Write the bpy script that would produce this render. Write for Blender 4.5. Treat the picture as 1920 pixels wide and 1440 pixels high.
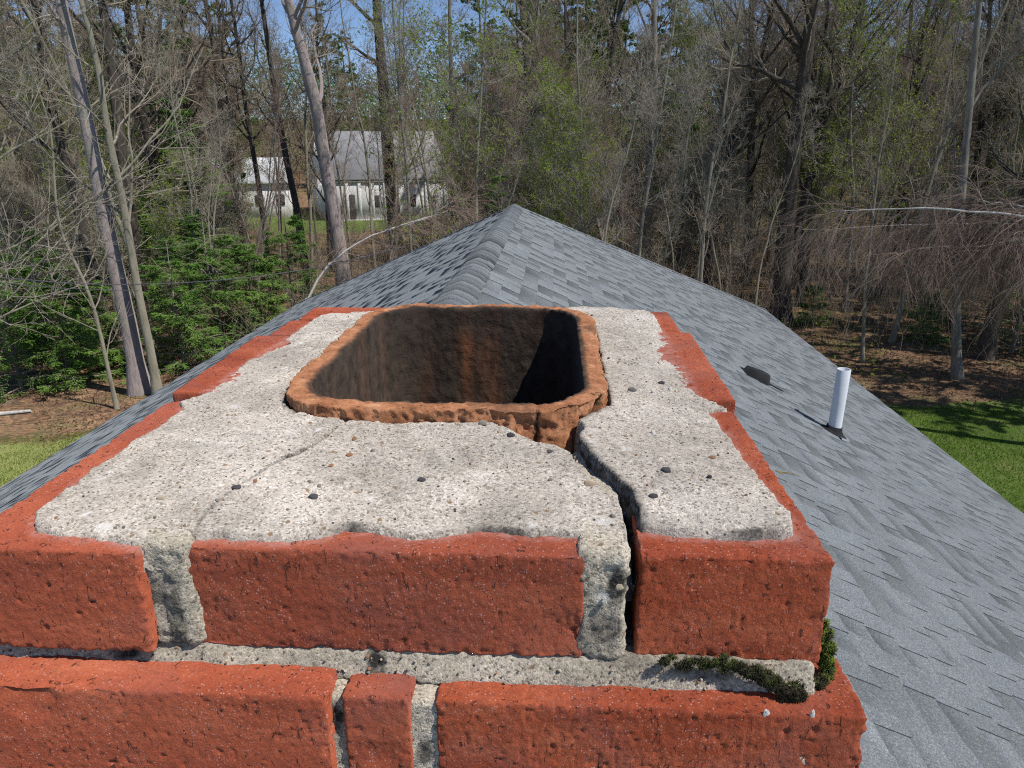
import bpy, math, random
import numpy as np

# ------------------------------------------------------------------ camera, world, sun, exposure
for o in list(bpy.data.objects):
    bpy.data.objects.remove(o, do_unlink=True)
sc = bpy.context.scene
COL = sc.collection
CAMZ = 6.15                      # eye height over the lawn
FPX, HY, VX = 1350.0, 270.0, 1042.0   # focal length, horizon row and ridge vanishing column of the 1920x1440 photo
th = math.atan((720 - HY) / FPX)
psi = math.atan((VX - 960) / FPX * math.cos(th))
c_r = np.array([math.cos(psi), math.sin(psi), 0.0])
c_h = np.array([-math.sin(psi), math.cos(psi), 0.0])
c_f = c_h * math.cos(th) + np.array([0, 0, -math.sin(th)])
c_u = np.cross(c_r, c_f)
EYE = np.array([0, 0, CAMZ])
cam_d = bpy.data.cameras.new('camera'); cam = bpy.data.objects.new('camera', cam_d); COL.objects.link(cam)
from mathutils import Matrix, Vector
M3 = Matrix((tuple(c_r), tuple(c_u), tuple(-c_f))).transposed()
cam.matrix_world = Matrix.Translation(Vector(EYE)) @ M3.to_4x4()
cam_d.sensor_width = 36; cam_d.lens = FPX / 1920 * 36
cam_d.clip_start = 0.02; cam_d.clip_end = 2000
cam_d.dof.use_dof = True; cam_d.dof.focus_distance = 0.47; cam_d.dof.aperture_fstop = 55
sc.camera = cam
SUN_TRAVEL = Vector((-0.51, 0.26, -0.82)).normalized()
sun_d = bpy.data.lights.new('sun', 'SUN'); sun = bpy.data.objects.new('sun', sun_d); COL.objects.link(sun)
sun_d.energy = 4.2; sun_d.angle = math.radians(0.5); sun_d.color = (1.0, 0.955, 0.89)
sun.rotation_euler = SUN_TRAVEL.to_track_quat('-Z', 'Y').to_euler(); sun.location = (8, -3, 14)
world = bpy.data.worlds.new('World'); sc.world = world; world.use_nodes = True
wn = world.node_tree.nodes; wl = world.node_tree.links; wn.clear()
wo = wn.new('ShaderNodeOutputWorld'); wb = wn.new('ShaderNodeBackground'); ws = wn.new('ShaderNodeTexSky')
ws.sky_type = 'NISHITA'; ws.sun_disc = False
ws.sun_elevation = math.asin(-SUN_TRAVEL.z)
ws.sun_rotation = math.atan2(-SUN_TRAVEL.x, -SUN_TRAVEL.y)
ws.air_density = 0.55; ws.dust_density = 0.0; ws.ozone_density = 2.6; ws.altitude = 200
wb.inputs['Strength'].default_value = 0.13
wl.new(ws.outputs[0], wb.inputs[0]); wl.new(wb.outputs[0], wo.inputs[0])
sc.view_settings.view_transform = 'Standard'; sc.view_settings.look = 'None'
sc.view_settings.exposure = 0.0; sc.view_settings.gamma = 1.0
sc.cycles.max_bounces = 6; sc.cycles.transparent_max_bounces = 6
sc.cycles.sample_clamp_indirect = 4; sc.cycles.use_denoising = False; sc.cycles.pixel_filter_type = 'BLACKMAN_HARRIS'; sc.cycles.filter_width = 1.05

rng = np.random.default_rng(11)
random.seed(5)

# ------------------------------------------------------------------ photo-pixel helpers (used only to measure where real things stand)
def ray(x, y): return c_f + c_r * (x - 960) / FPX + c_u * (720 - y) / FPX
def onz(x, y, z):
    d = ray(x, y); return EYE + d * ((z - CAMZ) / d[2])
def ony(x, y, Y):
    d = ray(x, y); return EYE + d * (Y / d[1])

# ------------------------------------------------------------------ numpy noise
def _h(ix, iy, iz, s):
    n = (ix * 374761393 + iy * 668265263 + iz * 2147483647 + s * 1274126177) & 0xffffffff
    n = ((n ^ (n >> 13)) * 1274126177) & 0xffffffff
    n = ((n ^ (n >> 16)) * 2246822519) & 0xffffffff
    return ((n ^ (n >> 15)) & 0xffffff) / float(0xffffff) * 2 - 1
def vn(P, sc_, seed=0):
    Q = np.asarray(P) * sc_; I = np.floor(Q).astype(np.int64); f = Q - I; f = f * f * f * (f * (f * 6 - 15) + 10)
    r = 0
    for a in (0, 1):
        wa = f[..., 0] if a else 1 - f[..., 0]
        for b in (0, 1):
            wb_ = f[..., 1] if b else 1 - f[..., 1]
            for c in (0, 1):
                wc = f[..., 2] if c else 1 - f[..., 2]
                r = r + wa * wb_ * wc * _h(I[..., 0] + a, I[..., 1] + b, I[..., 2] + c, seed)
    return r
def fbm(P, s, o=4, seed=0):
    r = 0; a = 1; t = 0
    for k in range(o):
        r = r + a * vn(P, s * 2.03 ** k, seed + k * 17); t += a; a *= .5
    return r / t
def sstep(a, b, x):
    t = np.clip((x - a) / (b - a), 0, 1); return t * t * (3 - 2 * t)

# ------------------------------------------------------------------ mesh helpers
def mk_mesh(name, V, F, mat=None, attrs=None, smooth=True, F3=None):
    V = np.asarray(V, np.float32); me = bpy.data.meshes.new(name)
    F = np.asarray(F, np.int64).reshape(-1, 4) if F is not None and len(F) else np.zeros((0, 4), np.int64)
    F3 = np.asarray(F3, np.int64).reshape(-1, 3) if F3 is not None and len(F3) else np.zeros((0, 3), np.int64)
    me.vertices.add(len(V)); me.vertices.foreach_set('co', V.ravel())
    nl = F.size + F3.size; me.loops.add(nl); me.polygons.add(len(F) + len(F3))
    me.loops.foreach_set('vertex_index', np.concatenate([F.ravel(), F3.ravel()]).astype(np.int32))
    st = np.concatenate([np.arange(len(F)) * 4, F.size + np.arange(len(F3)) * 3]).astype(np.int32)
    me.polygons.foreach_set('loop_start', st)
    me.polygons.foreach_set('loop_total', np.concatenate([np.full(len(F), 4), np.full(len(F3), 3)]).astype(np.int32))
    me.update(calc_edges=True); me.validate()
    if smooth: me.polygons.foreach_set('use_smooth', np.ones(len(me.polygons), bool))
    for k, a in (attrs or {}).items():
        if len(a) == len(V):
            at = me.attributes.new(k, 'FLOAT', 'POINT'); at.data.foreach_set('value', np.asarray(a, np.float32))
        elif len(a) == len(me.polygons):
            at = me.attributes.new(k, 'FLOAT', 'FACE'); at.data.foreach_set('value', np.asarray(a, np.float32))
    if mat: me.materials.append(mat)
    return me
def obj(name, me, parent=None, **props):
    """world-space mesh -> object; when parented its vertices are moved into the thing's own space"""
    o = bpy.data.objects.new(name, me); COL.objects.link(o)
    if parent is not None:
        p = parent; off = Vector((0, 0, 0))
        while p is not None: off += p.location; p = p.parent
        if off.length > 0: me.transform(Matrix.Translation(-off))
        o.parent = parent
    for k, v in props.items(): o[k] = v
    return o
def thing(name, label, cat, loc=(0, 0, 0), group=None):
    o = bpy.data.objects.new(name, None); COL.objects.link(o); o.location = loc
    o.empty_display_size = .2; o['label'] = label; o['category'] = cat
    if group: o['group'] = group
    return o
class MB:
    def __init__(s): s.V = []; s.F = []; s.n = 0; s.A = []
    def add(s, V, F, a=None):
        V = np.asarray(V, float).reshape(-1, 3); F = np.asarray(F, np.int64).reshape(-1, 4)
        s.V.append(V); s.F.append(F + s.n); s.n += len(V); s.A.append(np.full(len(V), 0. if a is None else a) if np.isscalar(a) or a is None else a)
    def box(s, x0, x1, y0, y1, z0, z1, a=None):
        v = [(x, y, z) for z in (z0, z1) for y in (y0, y1) for x in (x0, x1)]
        s.add(v, [(0, 2, 3, 1), (4, 5, 7, 6), (0, 1, 5, 4), (2, 6, 7, 3), (0, 4, 6, 2), (1, 3, 7, 5)], a)
    def tubes(s, P, R, k, a=None):
        """P (M,N,3), R (M,N): swept tubes with k sides"""
        M, N = P.shape[:2]
        T = np.gradient(P, axis=1); T /= np.linalg.norm(T, axis=2, keepdims=True) + 1e-9
        ref = np.where(np.abs(T[:, :1, 2:3]) > .8, np.array([1., 0, 0]), np.array([0, 0, 1.])) * np.ones((M, N, 1))
        U = np.cross(T, ref); U /= np.linalg.norm(U, axis=2, keepdims=True) + 1e-9; W = np.cross(T, U)
        an = np.arange(k) / k * 2 * np.pi
        V = P[:, :, None] + R[:, :, None, None] * (U[:, :, None] * np.cos(an)[None, None, :, None] + W[:, :, None] * np.sin(an)[None, None, :, None])
        idx = np.arange(M * N * k).reshape(M, N, k); nx = np.roll(idx, -1, axis=2)
        F = np.stack([idx[:, :-1], nx[:, :-1], nx[:, 1:], idx[:, 1:]], -1).reshape(-1, 4)
        s.add(V.reshape(-1, 3), F, a)
    def quads(s, C, U, W, a=None):
        """flat leaf quads: centre C, half axes U, W"""
        V = np.stack([C - U, C + W, C + U, C - W], 1); n = len(C)
        s.add(V.reshape(-1, 3), np.arange(n * 4).reshape(-1, 4), np.repeat(a, 4) if a is not None and not np.isscalar(a) else a)
    def mesh(s, name, mat, attr=None, smooth=True):
        return mk_mesh(name, np.concatenate(s.V), np.concatenate(s.F), mat, {attr: np.concatenate(s.A)} if attr else None, smooth)
def cube_grid(nx, ny, nz):
    """welded surface lattice of a box, unit coordinates, plus quads"""
    pts = []; quads = []
    def face(f, na, nb):
        a, b = np.meshgrid(np.arange(na + 1), np.arange(nb + 1), indexing='ij')
        base = sum(len(p) for p in pts); pts.append(f(a.ravel(), b.ravel()))
        i = np.arange((na + 1) * (nb + 1)).reshape(na + 1, nb + 1) + base
        quads.append(np.stack([i[:-1, :-1], i[1:, :-1], i[1:, 1:], i[:-1, 1:]], -1).reshape(-1, 4))
    z = lambda a: np.zeros_like(a)
    face(lambda a, b: np.stack([a, b, z(a) + nz], 1), nx, ny)
    face(lambda a, b: np.stack([b, a, z(a)], 1), ny, nx)
    face(lambda a, b: np.stack([a, z(a), b], 1), nx, nz)
    face(lambda a, b: np.stack([b, z(a) + ny, a], 1), nz, nx)
    face(lambda a, b: np.stack([z(a) + nx, a, b], 1), ny, nz)
    face(lambda a, b: np.stack([z(a), b, a], 1), nz, ny)
    P = np.concatenate(pts); Q = np.concatenate(quads)
    key = P[:, 0] * 1000003 + P[:, 1] * 1009 * 3 + P[:, 2]
    key = (P[:, 0].astype(np.int64) * 5000 + P[:, 1]) * 5000 + P[:, 2]
    u, fi, inv = np.unique(key, return_index=True, return_inverse=True)
    return P[fi] / np.array([nx, ny, nz], float), inv[Q]

# ------------------------------------------------------------------ material helpers
class NT:
    def __init__(s, name):
        s.m = bpy.data.materials.new(name); s.m.use_nodes = True; s.t = s.m.node_tree; s.n = s.t.nodes; s.l = s.t.links
        s.b = s.n['Principled BSDF']; s.b.inputs['Roughness'].default_value = .9; s.b.inputs['Specular IOR Level'].default_value = .25; s.b.inputs['Diffuse Roughness'].default_value = .9
        s.o = s.n['Material Output']; s.tc = s.n.new('ShaderNodeTexCoord').outputs['Object']
    def link(s, a, b): s.l.new(a, b)
    def _in(s, sock, v):
        if hasattr(v, 'is_output') or isinstance(v, bpy.types.NodeSocket): s.l.new(v, sock)
        else: sock.default_value = v
    def noise(s, scale, detail=3, rough=.55, vec=None, dist=0):
        n = s.n.new('ShaderNodeTexNoise'); n.inputs['Scale'].default_value = scale; n.inputs['Detail'].default_value = detail
        n.inputs['Roughness'].default_value = rough; n.inputs['Distortion'].default_value = dist
        s.l.new(vec or s.tc, n.inputs['Vector']); return n.outputs['Fac']
    def voro(s, scale, vec=None, feature='F1', rnd=1):
        n = s.n.new('ShaderNodeTexVoronoi'); n.inputs['Scale'].default_value = scale; n.feature = feature
        n.inputs['Randomness'].default_value = rnd
        s.l.new(vec or s.tc, n.inputs['Vector'])
        c = s.n.new('ShaderNodeSeparateColor'); s.l.new(n.outputs['Color'], c.inputs[0]); return {'Distance': n.outputs['Distance'], 'Color': c.outputs[0]}
    def ramp(s, fac, stops, interp='LINEAR'):
        r = s.n.new('ShaderNodeValToRGB'); r.color_ramp.interpolation = interp; e = r.color_ramp.elements
        while len(e) < len(stops): e.new(.5)
        for i, (p, c) in enumerate(stops):
            e[i].position = p; e[i].color = (c, c, c, 1) if np.isscalar(c) else (*c, 1)
        s.l.new(fac, r.inputs['Fac']); return r.outputs['Color']
    def mix(s, fac, a, b, mode='MIX'):
        n = s.n.new('ShaderNodeMix'); n.data_type = 'RGBA'; n.blend_type = mode
        s._in(n.inputs[0], fac)
        for sk, v in ((n.inputs[6], a), (n.inputs[7], b)):
            if isinstance(v, tuple): sk.default_value = (*v, 1)
            else: s.l.new(v, sk)
        return n.outputs[2]
    def math(s, op, a, b=0.5, clamp=False):
        n = s.n.new('ShaderNodeMath'); n.operation = op; n.use_clamp = clamp; s._in(n.inputs[0], a); s._in(n.inputs[1], b); return n.outputs[0]
    def attr(s, name):
        n = s.n.new('ShaderNodeAttribute'); n.attribute_name = name; return n.outputs['Fac']
    def scalev(s, v, vec=None):
        n = s.n.new('ShaderNodeVectorMath'); n.operation = 'MULTIPLY'; s.l.new(vec or s.tc, n.inputs[0]); n.inputs[1].default_value = v; return n.outputs[0]
    def bump(s, h, dist, strength=1, nrm=None):
        n = s.n.new('ShaderNodeBump'); n.inputs['Strength'].default_value = strength; n.inputs['Distance'].default_value = dist
        s.l.new(h, n.inputs['Height'])
        if nrm: s.l.new(nrm, n.inputs['Normal'])
        return n.outputs[0]
    def done(s, col=None, nrm=None, rough=None, transl=0):
        if col is not None: s._in(s.b.inputs['Base Color'], (*col, 1) if isinstance(col, tuple) else col)
        if nrm is not None: s.l.new(nrm, s.b.inputs['Normal'])
        if rough is not None: s._in(s.b.inputs['Roughness'], rough)
        if transl:
            t = s.n.new('ShaderNodeBsdfTranslucent'); s._in(t.inputs[0], (*col, 1) if isinstance(col, tuple) else col)
            mx = s.n.new('ShaderNodeMixShader'); mx.inputs[0].default_value = transl
            s.l.new(s.b.outputs[0], mx.inputs[1]); s.l.new(t.outputs[0], mx.inputs[2]); s.l.new(mx.outputs[0], s.o.inputs[0])
        return s.m

def mat_brick():
    t = NT('red_brick')
    lng = t.scalev((.5, 1, 2.2))
    base = t.ramp(t.noise(20, 5, .62, lng, .4), [(.28, (.27, .054, .023)), (.45, (.38, .082, .034)), (.58, (.44, .108, .048)), (.75, (.52, .16, .08))])
    fine = t.noise(700, 4, .8); base = t.mix(.7, base, t.ramp(fine, [(.28, (.45, .40, .40)), (.5, (1, 1, 1)), (.75, (1.45, 1.42, 1.42))]), 'MULTIPLY')
    mid_ = t.noise(130, 4, .7); base = t.mix(.5, base, t.ramp(mid_, [(.3, (.62, .58, .58)), (.55, (1, 1, 1)), (.8, (1.3, 1.3, 1.3))]), 'MULTIPLY')
    oi = t.n.new('ShaderNodeObjectInfo').outputs['Random']
    base = t.mix(t.math('MULTIPLY', oi, .26), base, (.33, .12, .085)); base = t.mix(1., base, t.ramp(t.math('FRACT', t.math('MULTIPLY', oi, 7.3)), [(0., (.93, .92, .93)), (1., (1.16, 1.13, 1.08))]), 'MULTIPLY')
    # irregular open pores and drag pits, plus sparse iron spots
    pit = t.ramp(t.noise(230, 3, .62, t.scalev((1.2, 1.2, .5)), 1.2), [(.31, 1.), (.37, 0.)])
    v2 = t.voro(75, t.scalev((1, 1, .7))); dv = t.math('ADD', v2['Distance'], t.math('MULTIPLY', t.noise(300, 2), .22)); pit2 = t.math('MULTIPLY', t.ramp(dv, [(.13, 1.), (.19, 0.)]), t.ramp(v2['Color'], [(.78, 0.), (.8, 1.)]))
    pits = t.math('MAXIMUM', pit, pit2)
    base = t.mix(t.math('MULTIPLY', pits, .72), base, (.055, .026, .022))
    g = t.voro(760); glint_paint = t.math('MULTIPLY', t.ramp(g['Distance'], [(.22, 1.), (.4, 0.)]), t.ramp(g['Color'], [(.72, 0.), (.8, 1.)]))
    glint_paint = t.math('MULTIPLY', glint_paint, t.ramp(t.noise(24, 3), [(.38, .1), (.6, 1.)]))
    base = t.mix(t.math('MULTIPLY', glint_paint, .75), base, (.60, .40, .36))  # pale specks: crystal glints painted into the base colour
    base = t.mix(t.math('MULTIPLY', t.ramp(t.noise(13, 6, .68, dist=.6), [(.5, 0.), (.72, 1.)]), .5), base, (.27, .115, .10))
    base = t.mix(t.math('MULTIPLY', t.ramp(t.noise(38, 6, .75, dist=.8), [(.60, 0.), (.74, 1.)]), .38), base, (.12, .055, .045))
    film = t.math('MULTIPLY', t.attr('film'), t.ramp(t.noise(110, 4, .75), [(.38, 0.), (.6, 1.)]))
    base = t.mix(t.math('MULTIPLY', film, .6, True), base, (.52, .28, .24))
    h = t.math('ADD', t.math('MULTIPLY', fine, .6), t.math('MULTIPLY', t.noise(190, 4, .7, t.scalev((1, 1, .6))), .8))
    h = t.math('SUBTRACT', h, t.math('MULTIPLY', pits, 1.3))
    return t.done(base, t.bump(h, .0011, 1.), .8)
def mat_cement(name, c_dark, c_mid, c_light, dirtcol=(.035, .033, .03), sand=1.0):
    t = NT(name)
    v = t.voro(880); grain = t.ramp(v['Color'], [(0., (.26, .23, .20)), (.08, (.52, .48, .43)), (.25, (.86, .82, .77)), (.75, (1.06, 1.03, .99)), (1., (1.38, 1.36, 1.32))])
    base = t.ramp(t.noise(11, 7, .66, dist=.3), [(.32, c_dark), (.5, c_mid), (.66, c_light)])
    base = t.mix(.85 * sand, base, grain, 'MULTIPLY')
    base = t.mix(.5, base, t.ramp(t.noise(900, 2, .7), [(.3, (.55, .55, .55)), (.5, (1, 1, 1)), (.75, (1.3, 1.3, 1.3))]), 'MULTIPLY')
    # sparse coloured grit: ochre, black and white
    v2 = t.voro(150); m = t.ramp(v2['Distance'], [(.16, 1.), (.24, 0.)])
    base = t.mix(t.math('MULTIPLY', m, t.ramp(v2['Color'], [(.80, 0.), (.82, 1.)])), base, (.30, .20, .12))
    v3 = t.voro(210, t.scalev((1.1, .9, 1.3))); m3 = t.ramp(v3['Distance'], [(.14, 1.), (.22, 0.)])
    base = t.mix(t.math('MULTIPLY', m3, t.ramp(v3['Color'], [(.86, 0.), (.88, 1.)])), base, (.07, .062, .055))
    v4 = t.voro(55, t.scalev((1., 1.3, 1))); m4 = t.ramp(v4['Distance'], [(.12, 1.), (.3, 0.)])
    base = t.mix(t.math('MULTIPLY', t.math('MULTIPLY', m4, t.ramp(v4['Color'], [(.84, 0.), (.86, 1.)])), t.ramp(t.noise(260, 2), [(.4, .2), (.6, .9)])), base, (.78, .76, .73))
    # lichen patches, then grime and other dark marks from the mask
    base = t.mix(t.math('MULTIPLY', t.ramp(t.noise(26, 6, .7, dist=.6), [(.52, 0.), (.7, 1.)]), .45), base, (.25, .23, .19))
    d = t.math('MULTIPLY', t.attr('dirt_dark'), t.ramp(t.noise(120, 4, .7), [(.25, .35), (.6, 1.2)]), True)
    base = t.mix(d, base, dirtcol)
    h = t.math('ADD', t.math('MULTIPLY', v['Distance'], -.5), t.noise(380, 4, .75)); h = t.math('ADD', h, t.math('MULTIPLY', t.noise(1300, 2, .7), .6))
    return t.done(base, t.bump(h, .0008, .9), .95)
def mat_flue():
    t = NT('fired_clay')
    base = t.ramp(t.noise(45, 5, .65), [(.28, (.23, .09, .042)), (.42, (.40, .172, .08)), (.55, (.54, .25, .125)), (.72, (.68, .39, .22))])
    base = t.mix(.6, base, t.ramp(t.noise(500, 3, .7), [(.3, (.5, .45, .42)), (.55, (1, 1, 1)), (.8, (1.4, 1.35, 1.3))]), 'MULTIPLY')
    v = t.voro(260); base = t.mix(t.math('MULTIPLY', t.ramp(v['Distance'], [(.12, 1.), (.3, 0.)]), t.ramp(v['Color'], [(.7, 0.), (.75, .7)])), base, (.07, .035, .025))
    soot = t.attr('soot')
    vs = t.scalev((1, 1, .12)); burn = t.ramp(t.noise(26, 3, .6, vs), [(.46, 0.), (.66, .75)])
    sootcol = t.mix(t.math('MULTIPLY', burn, t.attr('orange_patch')), t.mix(t.ramp(t.noise(60, 4, .7), [(.35, 0.), (.7, 1.)]), (.035, .027, .021), (.10, .072, .053)), (.32, .12, .05))
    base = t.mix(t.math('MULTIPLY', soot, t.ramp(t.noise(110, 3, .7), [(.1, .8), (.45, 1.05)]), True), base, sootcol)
    h = t.math('ADD', t.noise(190, 5, .75), t.math('MULTIPLY', t.noise(70, 4, .6, dist=.8), 1.2))
    return t.done(base, t.bump(h, .0016, .9), .9)
def mat_shingle():
    t = NT('asphalt_shingle')
    tint = t.attr('tint')
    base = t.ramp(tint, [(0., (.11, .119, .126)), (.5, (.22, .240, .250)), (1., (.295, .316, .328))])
    base = t.mix(.8, base, t.ramp(t.noise(2.2, 3, .6), [(.3, (.88, .88, .88)), (.7, (1.12, 1.12, 1.12))]), 'MULTIPLY')
    v = t.voro(260); base = t.mix(.8, base, t.ramp(v['Color'], [(0., (.5, .51, .54)), (.4, (.82, .83, .86)), (.8, (1.12, 1.11, 1.09)), (1., (1.8, 1.75, 1.68))]), 'MULTIPLY')
    base = t.mix(.5, base, t.ramp(t.noise(130, 3, .8), [(.3, (.72, .73, .75)), (.7, (1.25, 1.24, 1.22))]), 'MULTIPLY')
    return t.done(base, t.bump(v['Distance'], .0007, .5), .95)
def mat_bark(name, a, b, c, lich=0., scale=9, red=0):
    t = NT(name); vz = t.scalev((1, 1, .22))
    base = t.ramp(t.noise(scale, 4, .65, vz), [(.32, a), (.5, b), (.7, c)])
    if lich: base = t.mix(t.math('MULTIPLY', t.ramp(t.noise(2.6, 5, .65), [(.52, 0.), (.62, 1.)]), lich), base, (.30, .33, .22))
    if red: base = t.mix(t.math('MULTIPLY', t.ramp(t.noise(1.3, 4, .6), [(.6, 0.), (.66, 1.)]), red), base, (.38, .15, .06))
    return t.done(base, t.bump(t.noise(scale * 2.4, 4, .7, vz), .03, .8))
def mat_plain(name, ramp, scale, transl=0., attr=None, rough=.9, bump=0):
    t = NT(name)
    f = t.attr(attr) if attr else t.noise(scale, 3)
    c = t.ramp(f, ramp)
    return t.done(c, t.bump(t.noise(scale * 3, 3), bump) if bump else None, rough, transl)

BRICK = mat_brick()
CROWN = mat_cement('crown_cement', (.40, .37, .325), (.55, .508, .455), (.70, .655, .60))
MORTAR = mat_cement('joint_mortar', (.40, .365, .30), (.53, .485, .405), (.66, .61, .53))
CLAY = mat_flue()
SHINGLE = mat_shingle()
BARK_GREY = mat_bark('bark_grey', (.17, .145, .125), (.30, .265, .225), (.42, .375, .32), .3)
BARK_PINK = mat_bark('bark_pinkish_grey', (.30, .25, .24), (.42, .355, .34), (.52, .45, .43), .35, 14)
BARK_PALE = mat_bark('bark_pale', (.22, .20, .15), (.33, .30, .23), (.42, .39, .31), .35)
BARK_DARK = mat_bark('bark_dark', (.045, .036, .03), (.09, .075, .062), (.16, .135, .11), .1)
BARK_RED = mat_bark('bark_flaking', (.07, .055, .048), (.12, .10, .085), (.17, .14, .12), .15, 9, .8)
BARK_WHITE = mat_bark('bark_white', (.45, .42, .38), (.66, .63, .58), (.78, .76, .72), 0, 6)
TWIG = mat_plain('twig_brown', [(.25, (.28, .225, .165)), (.75, (.50, .42, .32))], .7)
TWIG_GREY = mat_plain('twig_grey', [(.25, (.29, .255, .20)), (.75, (.50, .45, .36))], .7)
TWIG_RED = mat_plain('twig_reddish', [(.25, (.25, .175, .14)), (.75, (.44, .33, .26))], .7)
NEEDLE = mat_plain('pine_needles', [(0., (.07, .13, .03)), (.5, (.16, .26, .055)), (1., (.27, .37, .10))], 1, .3, 'tint')
HEM = mat_plain('hemlock_needles', [(0., (.045, .12, .02)), (.5, (.16, .31, .055)), (1., (.34, .50, .11))], 1, .3, 'tint')
BUD = mat_plain('spring_leaves', [(0., (.20, .28, .035)), (.5, (.32, .43, .055)), (1., (.48, .56, .10))], 1, .45, 'tint')
# ------------------------------------------------------------------ CHIMNEY
TZ = CAMZ - 0.19                    # brick-top level
ROOF_RIDGE = CAMZ - 0.90; XR = -0.617; WR = 5.60; YA = 11.42; SL = 0.5
chim = thing('chimney', 'weathered red brick chimney top with cracked cement crown round an open clay flue', 'chimney', (-0.08, 0.58, ROOF_RIDGE - SL * (0.54)))

def poly_px(pts, z): return np.array([onz(x, y, z)[:2] for x, y in pts])
# cement crown outline traced at the level of its lip
OUT = poly_px([(62, 965), (70, 990), (120, 1000), (200, 1006), (252, 1016), (264, 1012), (328, 1010), (334, 1003), (420, 1000), (520, 1008), (600, 1003), (640, 989), (700, 991),
               (760, 1001), (840, 1001), (900, 989), (950, 993), (1000, 1000), (1040, 999), (1096, 1003), (1100, 1015), (1190, 1017), (1186, 985), (1206, 990), (1260, 999), (1340, 1004), (1420, 1004),
               (1488, 996), (1482, 965), (1440, 912), (1400, 862), (1368, 815), (1328, 768), (1362, 762), (1306, 744), (1290, 705), (1266, 665),
               (1240, 615), (1228, 590), (1210, 579), (1100, 577), (690, 582), (615, 586), (598, 592), (560, 615), (530, 640), (470, 675), (420, 712), (370, 742), (338, 752), (345, 764),
               (300, 795), (230, 840), (160, 885), (110, 925)], TZ + .003)
FX0, FX1, FY0, FY1, FR = -0.196, 0.041, 0.447, 0.782, 0.060      # flue outer rectangle and corner radius
FZ = CAMZ - 0.168                                              # flue rim level
CRACK = poly_px([(1062, 800), (1072, 830), (1092, 866), (1125, 893), (1150, 915), (1172, 935), (1184, 962), (1188, 1000), (1190, 1060)], TZ + .006)
CRACK2 = poly_px([(628, 806), (610, 822), (585, 835), (545, 850), (500, 870), (440, 902), (385, 945), (358, 975), (350, 1003)], TZ + .010)
NOTCH = poly_px([(925, 806), (960, 818), (1000, 830), (1030, 834), (1066, 842), (1085, 852), (1095, 810), (1060, 780), (940, 780)], TZ + .008)

def seg_dist(P, A):
    """distance from points P (n,2) to open polyline A, and side sign of nearest segment, and nearest parameter"""
    best = np.full(len(P), 1e9); side = np.zeros(len(P)); par = np.zeros(len(P))
    for i in range(len(A) - 1):
        a, b = A[i], A[i + 1]; ab = b - a; t = np.clip(((P - a) @ ab) / (ab @ ab), 0, 1)
        q = a + t[:, None] * ab; d = np.hypot(*(P - q).T); m = d < best
        cr = ab[0] * (P[:, 1] - a[1]) - ab[1] * (P[:, 0] - a[0])
        best = np.where(m, d, best); side = np.where(m, np.sign(cr), side); par = np.where(m, i + t, par)
    return best, side, par
def inside(P, A):
    c = np.zeros(len(P), bool); j = len(A) - 1
    for i in range(len(A)):
        xi, yi = A[i]; xj, yj = A[j]
        m = ((yi > P[:, 1]) != (yj > P[:, 1])) & (P[:, 0] < (xj - xi) * (P[:, 1] - yi) / (yj - yi + 1e-12) + xi)
        c ^= m; j = i
    return c
def sd_poly(P, A):
    B = np.vstack([A, A[:1]]); d, _, _ = seg_dist(P, B); return np.where(inside(P, A), d, -d)
def sd_rr(P, x0, x1, y0, y1, r):
    c = np.array([(x0 + x1) / 2, (y0 + y1) / 2]); h = np.array([(x1 - x0) / 2, (y1 - y0) / 2]) - r
    q = np.abs(P - c) - h; return np.hypot(*np.maximum(q, 0).T) + np.minimum(q.max(1), 0) - r

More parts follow.
